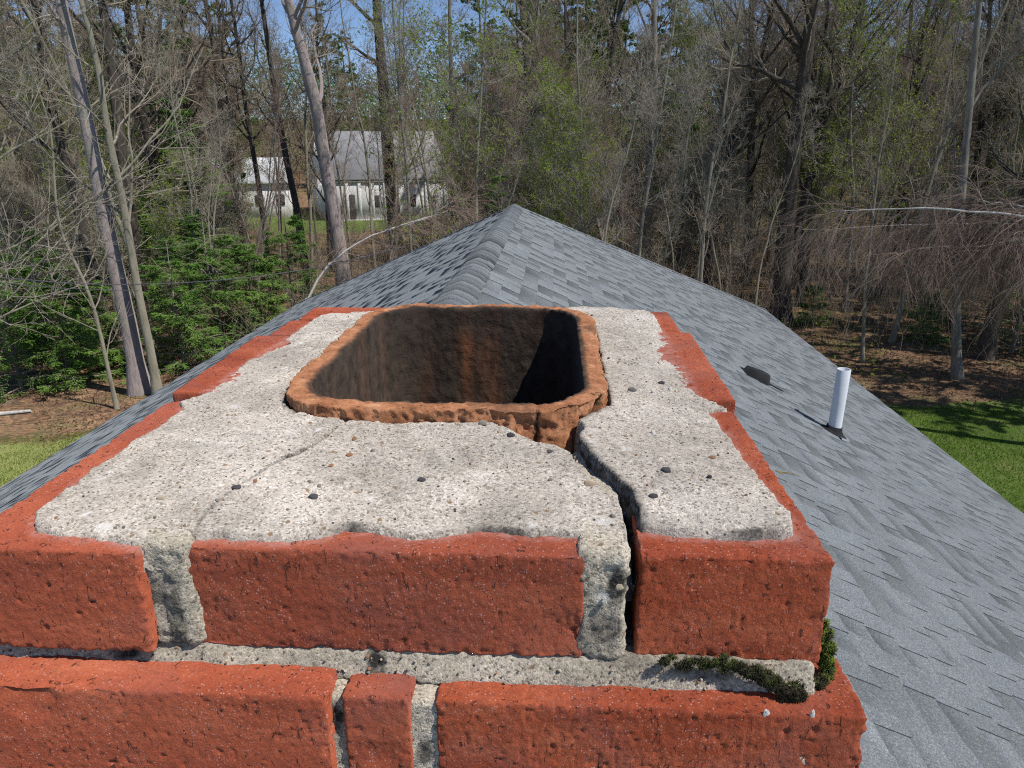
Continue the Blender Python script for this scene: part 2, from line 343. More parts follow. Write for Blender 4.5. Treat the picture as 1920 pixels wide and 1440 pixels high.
# ---- bricks
def brick(x0, x1, y0, y1, z0, z1, seed, name='brick', mat=BRICK, step=.0021, rot=0, tilt=0, scoops=(), r=.0013, rough=1.0, film=True, parent=None, label=None, bow=0):
    L = np.array([x1 - x0, y1 - y0, z1 - z0]); n = np.maximum(2, (L / step).astype(int)); U, Q = cube_grid(*n)
    P = (U - .5) * L; inner = L / 2 - r; Cc = np.clip(P, -inner, inner); D = P - Cc; dl = np.linalg.norm(D, axis=1, keepdims=True)
    N = D / np.maximum(dl, 1e-9); P = Cc + N * r
    cen = np.array([(x0 + x1) / 2, (y0 + y1) / 2, (z0 + z1) / 2]); Wp = P + cen + seed * .37
    # edges crumble more than faces
    e = np.sort(inner - np.abs(P), axis=1)[:, 1]      # distance to the second nearest face
    edge = np.exp(-np.maximum(e, 0) / .0022)
    disp = fbm(Wp, 17, 2, seed) * .0005 + fbm(Wp, 210, 3, seed + 5) * .00018
    disp -= edge * (np.maximum(0, fbm(Wp, 240, 3, seed + 9) + .05) * .0026 + np.maximum(0, fbm(Wp, 70, 3, seed + 11) - .25) * .0035) * rough
    pit = vn(Wp * [1, 1, .6], 330, seed + 3); disp -= sstep(.66, .78, pit) * .0006; nick = vn(Wp * [1.8, 1.8, .5], 360, seed + 21); disp -= sstep(.66, .78, nick) * .0005; disp -= sstep(.84, .88, vn(Wp * [1, 1, .8], 150, seed + 23)) * .0012; disp += fbm(Wp, 420, 2, seed + 25) * .00035
    for (sx, sy, sz, sr, depth) in scoops:
        dd = np.linalg.norm((P + cen - np.array([sx, sy, sz])) * [1, 1, 1], axis=1)
        disp -= depth * sstep(sr, sr * .3, dd + .12 * sr * vn(Wp, 60, 6)) * (.45 + .55 * np.clip((P[:, 0] + cen[0] - sx) / sr * .5 + .5, 0, 1)) * (1 + .3 * vn(Wp, 120, 4))
    P = P + N * disp[:, None]
    P[:, 1] += bow * (P[:, 0] / L[0] * 2) ** 2 * .001
    cr, sr_ = math.cos(rot), math.sin(rot); P = np.stack([P[:, 0] * cr - P[:, 1] * sr_, P[:, 0] * sr_ + P[:, 1] * cr, P[:, 2] + tilt * P[:, 0]], 1) + cen
    at = {}
    if film:
        s = sd_poly(P[:, :2], OUT) + vn(P, 220, 3) * .0012; top = sstep(z1 - .006, z1 - .002, P[:, 2])
        at['film'] = sstep(-.006, -.0005, s) * top
    o = obj(name, mk_mesh(name, P, Q, mat, at), parent if parent is not None else chim)
    if label: o['label'] = label
    return o
Z0, Z1 = TZ - .059, TZ
B = [  # top course
    (-.298, -.2015, .297, .513, 0, -.004, []),
    (-.1815, .018, .3045, .397, 0, .0, [(-.176, .296, TZ - .045, .024, .0022), (.008, .300, TZ - .046, .020, .0022)]),
    (.0445, .1375, .309, .518, 0, .006, [(.044, .30, TZ - .03, .008, .002), (.13, .300, TZ - .038, .016, .0015)]),
    (-.303, -.205, .5255, .705, .0030, .015, []),
    (-.296, -.202, .715, .782, .001, .0, []),
    (-.290, -.095, .7865, .853, .001, -.004, []),
    (-.085, .030, .7865, .855, 0, .0, []),
    (.040, .1375, .752, .852, 0, .004, []),
    (.047, .1435, .531, .743, .003, -.012, []),
]
for i, (x0, x1, y0, y1, dz, rot, scp) in enumerate(B):
    brick(x0, x1, y0, y1, Z0 + dz, Z1 + dz, 3 + i * 7, rot=rot, scoops=scp, tilt=(-.012 if i == 2 else (.006 if i < 2 else 0)),
          step=.0011 if i < 3 else .0024)
C1 = TZ - .0705; C0 = C1 - .058
B2 = [
    (-.312, -.1075, .279, .372, .0035, .004, [(-.262, .278, C1 - .004, .020, .003)]),
    (-.1005, -.0665, .2835, .375, .0015, -.01, [(-.086, .276, C1 - .035, .017, .0026), (-.072, .277, C1 - .05, .014, .002)]),
    (-.0545, .1555, .2850, .378, 0, .004, [(.158, .284, C1 - .016, .010, .004), (.150, .280, C1 - .045, .02, .0025)]),
    (.060, .1545, .386, .590, 0, .004, []),
    (.060, .1530, .600, .800, 0, 0, []),
    (-.050, .1530, .808, .885, 0, 0, []),
    (-.310, -.062, .800, .882, 0, 0, []),
    (-.312, -.215, .384, .585, 0, 0, []), (-.312, -.215, .595, .790, 0, 0, []),
]
for i, (x0, x1, y0, y1, dz, rot, scp) in enumerate(B2):
    brick(x0, x1, y0, y1, C0 + dz, C1 + dz, 101 + i * 5, rot=rot, scoops=scp, film=False, step=.0011 if i < 3 else .004, r=.0018)
# white droppings and pocks on the lower stretcher
dm = mat_plain('bird_lime', [(.4, (.55, .52, .5)), (.6, (.8, .78, .76))], 300)
for px, py, rx, rz in ((1437, 1338, .0016, .0028), (1438, 1354, .0022, .0030), (1523, 1340, .0012, .0034), (1521, 1355, .0013, .0022)):
    if py < 1300: c = onz(px, py, C1 + .0006); ax = (rx, .0014, .0006)
    else: c = ony(px, py, .2856); ax = (rx * .9, .0003, rz * .75)
    U, Q = cube_grid(6, 6, 6); S = (U - .5); S = S / np.linalg.norm(S, axis=1, keepdims=True)
    S = S * (1 + .45 * vn(S * 2 + px, 1.9, 3)[:, None]); obj('bird_lime', mk_mesh('bird_lime', S * ax + c, Q, dm), chim)
# lower shaft: every brick of the courses under the frame, one part
sb = MB(); sm = MB(); zt = C0 - .010; k = 0
x0s, x1s, y0s, y1s = -.290, .136, .305, .860
while zt > ROOF_RIDGE - 1.0:
    off = .0 if k % 2 else .105
    for (a0, a1, fixed, axis) in ((x0s, x1s, y0s, 'x0'), (x0s, x1s, y1s, 'x1'), (y0s + .1, y1s - .1, x0s, 'y0'), (y0s + .1, y1s - .1, x1s, 'y1')):
        p = a0
        first = True
        while p < a1 - .02:
            w = min((.105 if (first and k % 2) else .203), a1 - p); first = False
            q = p + w - .004
            if a1 - q < .03: q = a1
            d = .0008 * ((k * 7 + int(p * 100)) % 5 - 2)
            if axis == 'x0': sb.box(p, q, fixed + d, fixed + .09, zt - .057, zt)
            if axis == 'x1': sb.box(p, q, fixed - .09, fixed - d, zt - .057, zt)
            if axis == 'y0': sb.box(fixed + d, fixed + .09, p, q, zt - .057, zt)
            if axis == 'y1': sb.box(fixed - .09, fixed - d, p, q, zt - .057, zt)
            p = q + .010
    zt -= .067; k += 1
me = sb.mesh('brick_shaft', BRICK, smooth=False)
obj('brick_shaft', me, chim)
sm.box(x0s + .004, x1s - .004, y0s + .004, y0s + .085, zt, C0 - .002); sm.box(x0s + .004, x1s - .004, y1s - .085, y1s - .004, zt, C0 - .002)
sm.box(x0s + .004, x0s + .085, y0s + .0851, y1s - .0851, zt, C0 - .002); sm.box(x1s - .085, x1s - .004, y0s + .0851, y1s - .0851, zt, C0 - .002)
obj('shaft_mortar', sm.mesh('shaft_mortar', MORTAR, smooth=False), chim)
fl = MB(); fl.box(x0s - .12, x1s + .12, y0s - .12, y1s + .12, ROOF_RIDGE - .75, ROOF_RIDGE - .62)

# ---- mortar bodies (joints)
def mortar(x0, x1, y0, y1, z0, z1, seed, step=.002, slope=0, dirt_dark_fn=None, r=.003, amp=1.0):
    L = np.array([x1 - x0, y1 - y0, z1 - z0]); n = np.maximum(2, (L / step).astype(int)); U, Q = cube_grid(*n)
    P = (U - .5) * L; inner = L / 2 - r; Cc = np.clip(P, -inner, inner); D = P - Cc; N = D / np.maximum(np.linalg.norm(D, axis=1, keepdims=True), 1e-9)
    P = Cc + N * r; cen = np.array([(x0 + x1) / 2, (y0 + y1) / 2, (z0 + z1) / 2])
    disp = (fbm(P + cen, 55, 3, seed) * .0022 + fbm(P + cen, 260, 3, seed + 3) * .0012) * amp
    peb = vn(P + cen, 330, seed + 8); disp += sstep(.5, .8, peb) * .0009
    P = P + N * disp[:, None]; P[:, 1] -= slope * (.5 - U[:, 2]) * (1 - U[:, 1]); P += cen
    d = dirt_dark_fn(P) if dirt_dark_fn else np.zeros(len(P))
    return obj('mortar_joint', mk_mesh('mortar_joint', P, Q, MORTAR, {'dirt_dark': d}), chim)
def blob(P, c, r, s=.5):
    d = np.linalg.norm((P - c) / r, axis=1) + .35 * fbm(P, 90, 3, 2); return sstep(1.15, .55, d)
cz = lambda x, y, Y: ony(x, y, Y)
def dirt_dark_joint(P):
    d = .10 * sstep(TZ - .006, TZ - .02, P[:, 2])
    d = np.maximum(d, .9 * blob(P, cz(1160, 1105, .305), (.007, .05, .014)))
    d = np.maximum(d, .75 * blob(P, cz(340, 1170, .305), (.006, .05, .03)))  # tall dark strip along the stretcher's left edge
    d = np.maximum(d, .6 * blob(P, cz(1130, 1180, .305), (.012, .05, .010)))
    d = np.maximum(d, .6 * blob(P, cz(300, 1110, .305), (.010, .05, .008)))
    return d
def dirt_dark_bed(P):
    d = .10 + 0 * P[:, 0]
    for px, py, rx, rz, s in ((705, 1245, .007, .007, 1.), (230, 1225, .010, .004, .9), (250, 1250, .04, .0022, 1.), (100, 1240, .06, .0016, .9), (1180, 1250, .02, .004, .35), (1330, 1262, .03, .006, .6)):  # grime patches; the long thin entries draw dark lines under the left bricks
        d = np.maximum(d, s * blob(P, cz(px, py, .301), (rx, .05, rz)))
    return d
mortar(-.2050, -.1788, .3025, .43, Z0 + .0002, TZ + .0030, 21, .0012, dirt_dark_fn=dirt_dark_joint, r=.0045)
mortar(.0145, .0395, .3055, .43, Z0 + .0002, TZ + .0030, 26, .0012, dirt_dark_fn=dirt_dark_joint, r=.0045)
mortar(-.288, .0385, .325, .4293, Z0 + .0003, TZ - .006, 27, .004)
mortar(.062, .128, .3365, .43, Z0 + .0002, TZ - .005, 22, .004, dirt_dark_fn=lambda P: .8 + 0 * P[:, 0])  # core behind the open crack, darkened evenly
mortar(-.288, -.185, .432, .80, Z0 + .0002, TZ - .004, 23, .003, amp=.5)
mortar(.046, .1335, .432, .84, Z0 + .0002, TZ - .002, 24, .003, amp=.5)
mortar(-.184, .0455, .785, .83, Z0 + .0002, TZ - .004, 25, .004, amp=.5)
mortar(-.2965, .1345, .3022, .42, C1 - .002, Z0 + .0012, 31, .0014, slope=.0075, dirt_dark_fn=dirt_dark_bed, amp=.8)
mortar(-.294, -.20, .421, .85, C1 - .002, Z0 + .001, 32, .005, amp=.5); mortar(.052, .131, .421, .85, C1 - .002, Z0 + .001, 33, .004, amp=.5)
mortar(-.302, .148, .2868, .385, C0 - .012, C1 - .0025, 34, .002, dirt_dark_fn=lambda P: np.maximum(.9 * blob(P, cz(628, 1340, .29), (.006, .05, .012)), .8 * blob(P, cz(800, 1400, .29), (.006, .05, .010))), amp=.9)
mortar(-.302, -.22, .386, .87, C0 - .012, C1 - .004, 35, .006, amp=.5); mortar(.07, .148, .386, .87, C0 - .012, C1 - .004, 36, .006, amp=.5)
# mortar shoulder along the lower bricks' tops behind the step
# ---- cement crown: two slabs either side of the open crack
STEP = .00125
gx = np.arange(-.305, .146, STEP); gy = np.arange(.288, .872, STEP)
GX, GY = np.meshgrid(gx, gy, indexing='ij'); P2 = np.stack([GX.ravel(), GY.ravel()], 1); P3 = np.c_[P2, np.zeros(len(P2))]
wob = np.stack([fbm(P3, 120, 3, 61), fbm(P3, 120, 3, 62)], 1) * .0016 + np.stack([fbm(P3, 45, 2, 63), fbm(P3, 45, 2, 64)], 1) * .0016
so = sd_poly(P2 + wob, OUT); sf = sd_rr(P2 + wob * .5, FX0, FX1, FY0, FY1, FR)
cd, cs, cp = seg_dist(P2 + wob * .6, CRACK)
front = sstep(.40, .33, P2[:, 1])
edge_h = .0030 + .0008 * front + .0018 * fbm(P3, 30, 2, 69)
h = edge_h * sstep(-.0004, .0016, so + .0008 * vn(P3, 420, 68)) + .0075 * np.exp(-np.maximum(sf, 0) / .055) * sstep(0, .02, so) + .002 * sstep(0, .05, so)
h += fbm(P3, 18, 3, 70) * .0020 + fbm(P3, 75, 3, 71) * .0006 + vn(P3, 360, 72) * .00028 + vn(P3, 620, 78) * .00025
h += sstep(.6, .85, vn(P3, 170, 73)) * .0006
h -= sstep(.66, .8, vn(P3, 210, 74)) * .0012
# joint between two pours left of the flue: thin secondary crack, the upper lip stands proud
c2, s2, p2 = seg_dist(P2 + wob * .5, CRACK2); w2 = np.where(p2 < 3, .0016 * (1 - p2 / 4.2), .00042)
h -= np.where(p2 < 3, .006, .0010) * sstep(w2 * 1.7, w2 * .5, c2)
h += .0010 * np.exp(-c2 / .025) * (s2 < 0) * sstep(5, 3, p2)
h = np.where(so < 0, -.012 * sstep(0, .0022, -so) - .001, h)
sn = sd_poly(P2 + wob, NOTCH); h -= sstep(-.001, .0035, sn) * (h + .010)
gapw = .0005 + .0028 * sstep(.1, .7, fbm(P3, 22, 2, 75)) + .0032 * np.exp(-np.hypot(P2[:, 0] - FX0, P2[:, 1] - FY0 - .012) / .018) + .0016 * (P2[:, 0] > FX1 - .01)
h = np.where(sf < gapw, h - .022 * sstep(gapw, gapw - .002, sf), h)
right_side = (cs > 0)
cw = .0018 + .0014 * sstep(8, 3, cp)
cgap = cd - cw - np.where(right_side, .0, .0)
if True:
    near = (P2[:, 0] > .0) & (P2[:, 1] < .455)
dirt_dark = .95 * sstep(.010, .002, cd) * near * (cd < .02) * np.where(right_side, 1, .35)  # darker along the crack, strongest on the right slab's wall
hr = h + .0045 * np.exp(-cd / .05) * sstep(-.001, .012, so) * right_side * near * sstep(.452, .415, P2[:, 1])
h = np.where(near, np.where(cgap < .0015, hr - .016 * sstep(.0015, -.0005, cgap), hr), h)
dirt_dark = np.maximum(dirt_dark, sstep(.0015, -.001, cgap) * near)  # crack gap darkened fully
for px, py, rx, ry in ((655, 992, .012, .006), (930, 992, .014, .006), (1420, 1000, .018, .004), (1290, 690, .01, .012)):
    c = onz(px, py, TZ + .004)[:2]; dirt_dark = np.maximum(dirt_dark, .75 * sstep(1.2, .4, np.hypot(*((P2 - c) / (rx, ry)).T) + .4 * fbm(P3, 110, 2, 9)) * sstep(.004, .0015, so))
dirt_dark = np.maximum(dirt_dark, .8 * sstep(.006, .001, sf) * (P2[:, 0] < FX0 + .02)); dirt_dark = np.maximum(dirt_dark, .55 * sstep(.007, .001, sf) * (P2[:, 0] > FX1 - .02))  # darker where the crown meets the flue sides
dirt_dark = np.maximum(dirt_dark, sstep(.0016, .0004, c2) * np.where(p2 < 3.2, 1, .45))  # secondary crack drawn as a dark line
V = np.c_[P2, TZ + h]
idx = np.arange(len(P2)).reshape(len(gx), len(gy)); Q = np.stack([idx[:-1, :-1], idx[1:, :-1], idx[1:, 1:], idx[:-1, 1:]], -1).reshape(-1, 4)
qc = Q[:, 0]; keep = (so[qc] > -.0026) & (sf[qc] > -.008); Q = Q[keep]; qc = Q[:, 0]
# the right slab: everything to the right of the crack and of the flue front
xs = np.interp(P2[:, 1], [.30, .52], [.04, .045])
isr = np.where(P2[:, 1] < .45, right_side & (P2[:, 0] > -.01), False)
def slab(name, mask, lab):
    q = Q[mask[Q[:, 0]]] ; used = np.unique(q); mp = -np.ones(len(V), np.int64); mp[used] = np.arange(len(used))
    o = obj(name, mk_mesh(name, V[used], mp[q], CROWN, {'dirt_dark': dirt_dark[used]}), chim); o['label'] = lab; return o
crown = slab('crown_slab', ~isr, 'broad grey cement crown running round the flue, thinly cracked')
crown_r = slab('crown_slab', isr, 'broken cement piece right of the wide crack, lifted at its edge')
# pebbles set in the crown
HV = h.reshape(len(gx), len(gy)); SO = so.reshape(HV.shape); SF = sf.reshape(HV.shape); CD = cd.reshape(HV.shape)
pm_d = mat_plain('pebble_dark', [(.3, (.045, .042, .045)), (.7, (.11, .10, .10))], 120, attr=None)
def mat_peb():
    t = NT('pebble'); c = t.ramp(t.attr('tint'), [(0., (.05, .045, .05)), (.25, (.12, .115, .12)), (.45, (.28, .25, .21)), (.62, (.33, .17, .09)), (.8, (.45, .38, .28)), (1., (.66, .64, .6))])
    return t.done(c, t.bump(t.noise(600, 3), .0006), .75)
PEB = mat_peb(); pb = MB()
U8, Q8 = cube_grid(4, 4, 4); S8 = (U8 - .5); S8 /= np.linalg.norm(S8, axis=1, keepdims=True)
spots = [(443, 910, .0022, .12), (588, 930, .0024, .15), (957, 826, .0024, .05), (1130, 1010, .0044, .15), (1184, 737, .0028, .3), (1248, 888, .0025, .15), (1105, 900, .003, .75), (1395, 990, .0036, .15), (1030, 845, .002, .2), (300, 925, .002, .8),
         (1335, 855, .002, .6), (790, 901, .002, .1), (1175, 1005, .0026, .6), (1225, 930, .0024, .1), (665, 830, .0018, .62), (655, 858, .0018, .62), (1240, 720, .0024, .1), (1330, 900, .0018, .1), (905, 810, .0026, .45), (640, 1000, .0016, .1), (700, 850, .0015, .4), (1165, 1030, .0018, .8)]
for k in range(520):
    x, y = rng.uniform(-.29, .135), rng.uniform(.30, .85); i, j = int((x - gx[0]) / STEP), int((y - gy[0]) / STEP)
    if SO[i, j] < .006 or SF[i, j] < .006 or CD[i, j] < .006: continue
    spots.append((x, y, rng.uniform(.0004, .0010) * (1 + (rng.random() < .06)), rng.choice([.1, .3, .4, .45, .45, .5, .55, .62, .75, .8, .85, 1.])))
for s_ in spots:
    if s_[0] > 5: c = onz(s_[0], s_[1], TZ + .008); x, y = c[0], c[1]
    else: x, y = s_[0], s_[1]
    i, j = int((x - gx[0]) / STEP), int((y - gy[0]) / STEP); z = TZ + HV[i, j]; r = s_[2]
    A = rng.normal(size=(3, 3)); q_, _ = np.linalg.qr(A); q_ = q_ if r < .002 else np.eye(3)
    S = S8 * (1 + .25 * vn(S8 * 1.3 + x * 99, 1.5, 5)[:, None]); pb.add((S * [r * 1.15, r * .9, r * .7]) @ q_ + [x, y, z + r * .08], Q8, float(s_[3]))
for k in range(80):      # grit showing in the joints
    if k < 80: u_ = rng.random(); x, y, z, nrm = rng.uniform(-.29, .13), .2975 + .0062 * u_, C1 + u_ * .0105, 1
    else: x, y, z, nrm = rng.choice([rng.uniform(-.2, -.184), rng.uniform(.02, .038)]), .3045, rng.uniform(Z0, TZ - .008), 1
    r = rng.uniform(.0004, .0009); S = S8 * (1 + .25 * vn(S8 * 1.3 + x * 99, 1.5, 5)[:, None]); pb.add(S * [r, r, r * .8] + [x, y, z], Q8, float(rng.choice([.3, .45, .45, .5, .62, .8, .8, .9])))
obj('pebbles', pb.mesh('pebbles', PEB, 'tint'), chim, kind='stuff')

# ---- clay flue liner
def flue():
    nper = 900; t = np.linspace(0, 1, nper, endpoint=False)
    def rr(off, rad):
        x0, x1, y0, y1 = FX0 + off, FX1 - off, FY0 + off, FY1 - off; w, d = x1 - x0 - 2 * rad, y1 - y0 - 2 * rad; q = math.pi / 2 * rad
        per = 2 * (w + d) + 4 * q; s = t * (2 * (FX1 - FX0 - 2 * FR) + 2 * (FY1 - FY0 - 2 * FR) + 4 * math.pi / 2 * FR)
        W0, D0, Q0 = FX1 - FX0 - 2 * FR, FY1 - FY0 - 2 * FR, math.pi / 2 * FR
        out = np.zeros((nper, 2)); cs_ = [(x1 - rad, y0 + rad), (x1 - rad, y1 - rad), (x0 + rad, y1 - rad), (x0 + rad, y0 + rad)]
        segs = [W0, Q0, D0, Q0, W0, Q0, D0, Q0]; b = np.cumsum([0] + segs)
        for i in range(nper):
            k = min(7, np.searchsorted(b, s[i], side='right') - 1); u = (s[i] - b[k]) / segs[k]
            if k == 0: out[i] = (x0 + rad + u * w, y0)
            elif k == 2: out[i] = (x1, y0 + rad + u * d)
            elif k == 4: out[i] = (x1 - rad - u * w, y1)
            elif k == 6: out[i] = (x0, y1 - rad - u * d)
            else:
                c = cs_[k // 2]; a = -math.pi / 2 + (k // 2) * math.pi / 2 + u * math.pi / 2; out[i] = (c[0] + rad * math.cos(a), c[1] + rad * math.sin(a))
        return out
    T = .0170; rows = []; attr = []
    outer = rr(0, FR); zs = [-.10, -.06] + list(np.linspace(-.04, -.0009, 26))
    for z in zs: rows.append(np.c_[outer, np.full(nper, FZ + z)]); attr.append(0)
    for o in np.linspace(.0008, T - .0008, 13): rows.append(np.c_[rr(o, FR - o * .8), np.full(nper, FZ + (0 if .003 < o < T - .003 else -.0006))]); attr.append(sstep(T - .0065, T - .001, o) * .95)
    inn = rr(T, FR - T * .8)
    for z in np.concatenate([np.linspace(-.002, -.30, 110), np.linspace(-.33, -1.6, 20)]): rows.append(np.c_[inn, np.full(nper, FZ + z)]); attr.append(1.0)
    R = np.array(rows); nr = len(rows); P = R.reshape(-1, 3)
    a = np.repeat(attr, nper).astype(float)
    # outward directions
    c = np.array([(FX0 + FX1) / 2, (FY0 + FY1) / 2, 0]); rad = P - c; rad[:, 2] = 0
    q = np.abs(rad) - np.array([(FX1 - FX0) / 2 - FR, (FY1 - FY0) / 2 - FR, 0]); dirn = np.sign(rad) * np.maximum(q, 0); dirn[:, 2] = 0
    dirn /= np.linalg.norm(dirn, axis=1, keepdims=True) + 1e-9
    ro = np.repeat(np.arange(nr), nper); isout = ro < len(zs); isin = ro >= len(zs) + 13; top = ~isout & ~isin
    d = (fbm(P, 50, 3, 81) * .0024 + fbm(P, 220, 4, 82) * .0018 + sstep(.15, .4, fbm(P, 100, 3, 91)) * -.0022 - np.abs(fbm(P * [1, 1, .7], 130, 4, 92)) * .0028 + .0006)
    deep = sstep(-.10, -.16, P[:, 2] - FZ)
    flake = np.abs(fbm(P * [1, 1, 1.5] + .01 * fbm(P, 50, 2, 90)[:, None], 24, 5, 83)); din = (.0007 * (flake - .2) + .0010 * fbm(P, 130, 4, 84)) * (1 - .85 * deep) * sstep(0, -.03, P[:, 2] - FZ) + .0006 * fbm(P, 90, 3, 85)
    P = P + dirn * np.where(isout, d, np.where(isin, din, d * .5))[:, None]
    P[:, 2] += np.where(top | (P[:, 2] > FZ - .006), fbm(np.c_[P[:, :2], np.zeros(len(P))], 40, 3, 86) * .0018 + fbm(np.c_[P[:, :2], np.zeros(len(P))], 230, 3, 87) * .0011 - np.abs(fbm(np.c_[P[:, :2], np.zeros(len(P))], 110, 3, 93)) * .0014, 0)
    # broken corner at the right front: vertical cracks and a spalled, lower edge
    cc = onz(1005, 800, FZ - .01); cr = np.exp(-np.abs(P[:, 0] - cc[0] - .0015 * vn(P, 150, 3)) / .0009) * (P[:, 1] < FY0 + .02) * ~isin
    P = P + np.c_[0 * cr, cr * .004, -cr * .002]
    c3 = onz(1127, 775, FZ - .006); g = sstep(.006, .001, np.abs((P[:, 0] - c3[0]) - (P[:, 2] - FZ + .01) * .3)) * (P[:, 1] < FY0 + .04) * isout; P = P - dirn * (g * .008)[:, None]
    spall = sstep(.06, .02, np.hypot(P[:, 0] - .0, P[:, 1] - FY0)) * isout; P = P - dirn * (spall * (.0015 + .004 * np.maximum(0, fbm(P, 90, 3, 88))))[:, None]
    soot = a.copy()
    soot = np.where(isout, .9 * sstep(.05, .015, np.hypot(P[:, 0] - FX0, P[:, 1] - FY0)) * sstep(-.010, -.018, P[:, 2] - FZ) + .8 * g + .8 * (cr > .3), soot)  # outer face: mask darkens the left front corner, missing chunk and crack
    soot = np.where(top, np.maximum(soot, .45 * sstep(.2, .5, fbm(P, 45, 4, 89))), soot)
    orange_patch = np.exp(-((P[:, 0] + .095) / .035) ** 2) * (P[:, 1] > .70) * sstep(-.015, -.05, P[:, 2] - FZ) + .6 * np.exp(-((P[:, 0] + .03) / .05) ** 2) * (P[:, 1] > .70) * sstep(-.09, -.13, P[:, 2] - FZ) + .12  # mask for orange colour patches, mostly on the back wall
    idx = np.arange(nr * nper).reshape(nr, nper); nx = np.roll(idx, -1, 1)
    Q = np.stack([idx[:-1], nx[:-1], nx[1:], idx[1:]], -1).reshape(-1, 4)[:, ::-1]
    me = mk_mesh('flue_liner', P, Q, CLAY, {'soot': soot, 'orange_patch': np.clip(orange_patch, 0, 1)})
    bm_cap = [[FX0 + .01, FY0 + .01, FZ - 1.59], [FX1 - .01, FY0 + .01, FZ - 1.59], [FX1 - .01, FY1 - .01, FZ - 1.59], [FX0 + .01, FY1 - .01, FZ - 1.59]]
    fo = obj('flue_liner', me, chim); fo['label'] = 'chipped orange clay flue tile blackened with soot inside'
    blk = mat_plain('soot', [(.3, (.01, .01, .01)), (.7, (.02, .018, .016))], 20)
    obj('flue_floor', mk_mesh('flue_floor', bm_cap, [(0, 1, 2, 3)], blk), fo)
flue()

# ---- moss in the joints
MOSS = mat_plain('moss', [(0., (.040, .034, .022)), (.3, (.085, .08, .04)), (.5, (.10, .12, .035)), (.75, (.17, .22, .04)), (1., (.30, .38, .05))], 1, .2, 'tint')
def moss(pts, n, tl, lab, seed, blade=.0017):
    r_ = np.random.default_rng(seed); m = MB(); PP = []; NN = []
    for (c, rad) in pts:
        c = np.array(c); U, Q = cube_grid(8, 8, 8); S = U - .5; S /= np.linalg.norm(S, axis=1, keepdims=True)
        k = 1 + .3 * vn(S * 1.6 + c * 300, 1.4, 8); m.add(S * k[:, None] * rad * .85 + c, Q, tl * .5)
        d = r_.normal(size=(n // 3, 3)); d /= np.linalg.norm(d, axis=1, keepdims=True); PP.append(c + d * np.array(rad) * .85); NN.append(d)
    PP = np.concatenate(PP); NN = np.concatenate(NN); D = NN + r_.normal(size=NN.shape) * .35; D[:, 2] += .3; D /= np.linalg.norm(D, axis=1, keepdims=True)
    L = blade * r_.uniform(.5, 1.2, len(D)); Pp = PP[:, None] + D[:, None] * L[:, None, None] * np.array([-.2, .5, 1])[None, :, None]
    m.tubes(Pp, np.tile(np.array([.00030, .00022, .00004]), (len(D), 1)) * 1., 3, np.repeat(np.clip(tl - .12 + .3 * vn(PP, 260, 4) + r_.normal(size=len(D)) * .16, 0, 1), 9))
    return obj('moss_clump', m.mesh('moss_clump', MOSS, 'tint'), chim, label=lab)
def along(px, Y=None, z=None, rad=(.004, .003, .003), k=8):
    px = np.array(px, float); t = np.linspace(0, len(px) - 1, k * 5); X = np.interp(t, range(len(px)), px[:, 0]); Yp = np.interp(t, range(len(px)), px[:, 1])
    out = []
    for x, y in zip(X, Yp):
        c = ony(x, y, Y) if Y else onz(x, y, z); s = rng.uniform(.45, 1.45)
        if rng.random() < .72: out.append((c + rng.normal(size=3) * [.0016, .0006, .0017], np.array(rad) * s * .40))
    return out
moss(along([(272, 1180), (283, 1192), (284, 1208)], Y=.302, rad=(.0035, .0018, .0035), k=5), 220, .3, 'dark green moss low in the left upright joint', 1)
moss(along([(1245, 1240), (1330, 1243), (1400, 1250)], Y=.300, rad=(.0045, .002, .0022), k=12), 230, .42, 'dull green moss strip under the right corner brick', 2)
moss(along([(1395, 1255), (1430, 1270), (1450, 1285)], Y=.297, rad=(.0055, .003, .0042), k=9), 330, .35, 'thick dark moss cushion in the right bed joint', 3)
moss(along([(1470, 1293), (1510, 1288), (1545, 1276)], z=C1 + .002, rad=(.005, .003, .0026), k=9), 300, .5, 'olive moss along the ledge at the corner', 4)
moss(along([(1465, 1305), (1482, 1310), (1498, 1305)], z=C1 + .002, rad=(.0055, .004, .0032), k=5), 330, .12, 'loose brown-grey moss tuft on the ledge', 5)
moss(along([(1545, 1180), (1552, 1215), (1548, 1250), (1556, 1275)], Y=.314, rad=(.0024, .005, .0050), k=12), 300, .85, 'bright green moss climbing the corner brick side', 6)
moss(along([(618, 1315), (626, 1335), (622, 1352)], Y=.2885, rad=(.0028, .0014, .005), k=5), 180, .62, 'yellow-green moss beside the narrow cut brick', 7)

# ------------------------------------------------------------------ GROUND
def gz(x, y):
    x = np.asarray(x, float); y = np.asarray(y, float); P = np.stack([x, y, 0 * x], -1)
    r = .022 * np.maximum(0, y - 24) + .02 * np.maximum(0, y - 60) + fbm(P, .06, 3, 301) * .5 * sstep(14, 24, np.hypot(x, y)) + .10 * fbm(P, .5, 3, 302) * sstep(13, 18, y)
    return r
def wood_edge(x, y):
    """>0 in the wood, <0 on the lawn"""
    P = np.stack([x, y, 0 * np.asarray(x, float)], -1); n = fbm(P, .35, 3, 305) * 1.1
    lim = np.where(x < 0, 14.4 + .10 * (x + 10), 17.6 - .10 * (x - 9)); return y - lim + n
xs_ = np.concatenate([np.linspace(-400, -62, 30), np.linspace(-60, 60, 241), np.linspace(62, 400, 30)]); ys_ = np.concatenate([np.linspace(-60, 1, 20), np.linspace(2, 80, 157), np.linspace(83, 700, 50)])
GXX, GYY = np.meshgrid(xs_, ys_, indexing='ij'); gzv = gz(GXX, GYY); we = wood_edge(GXX, GYY)
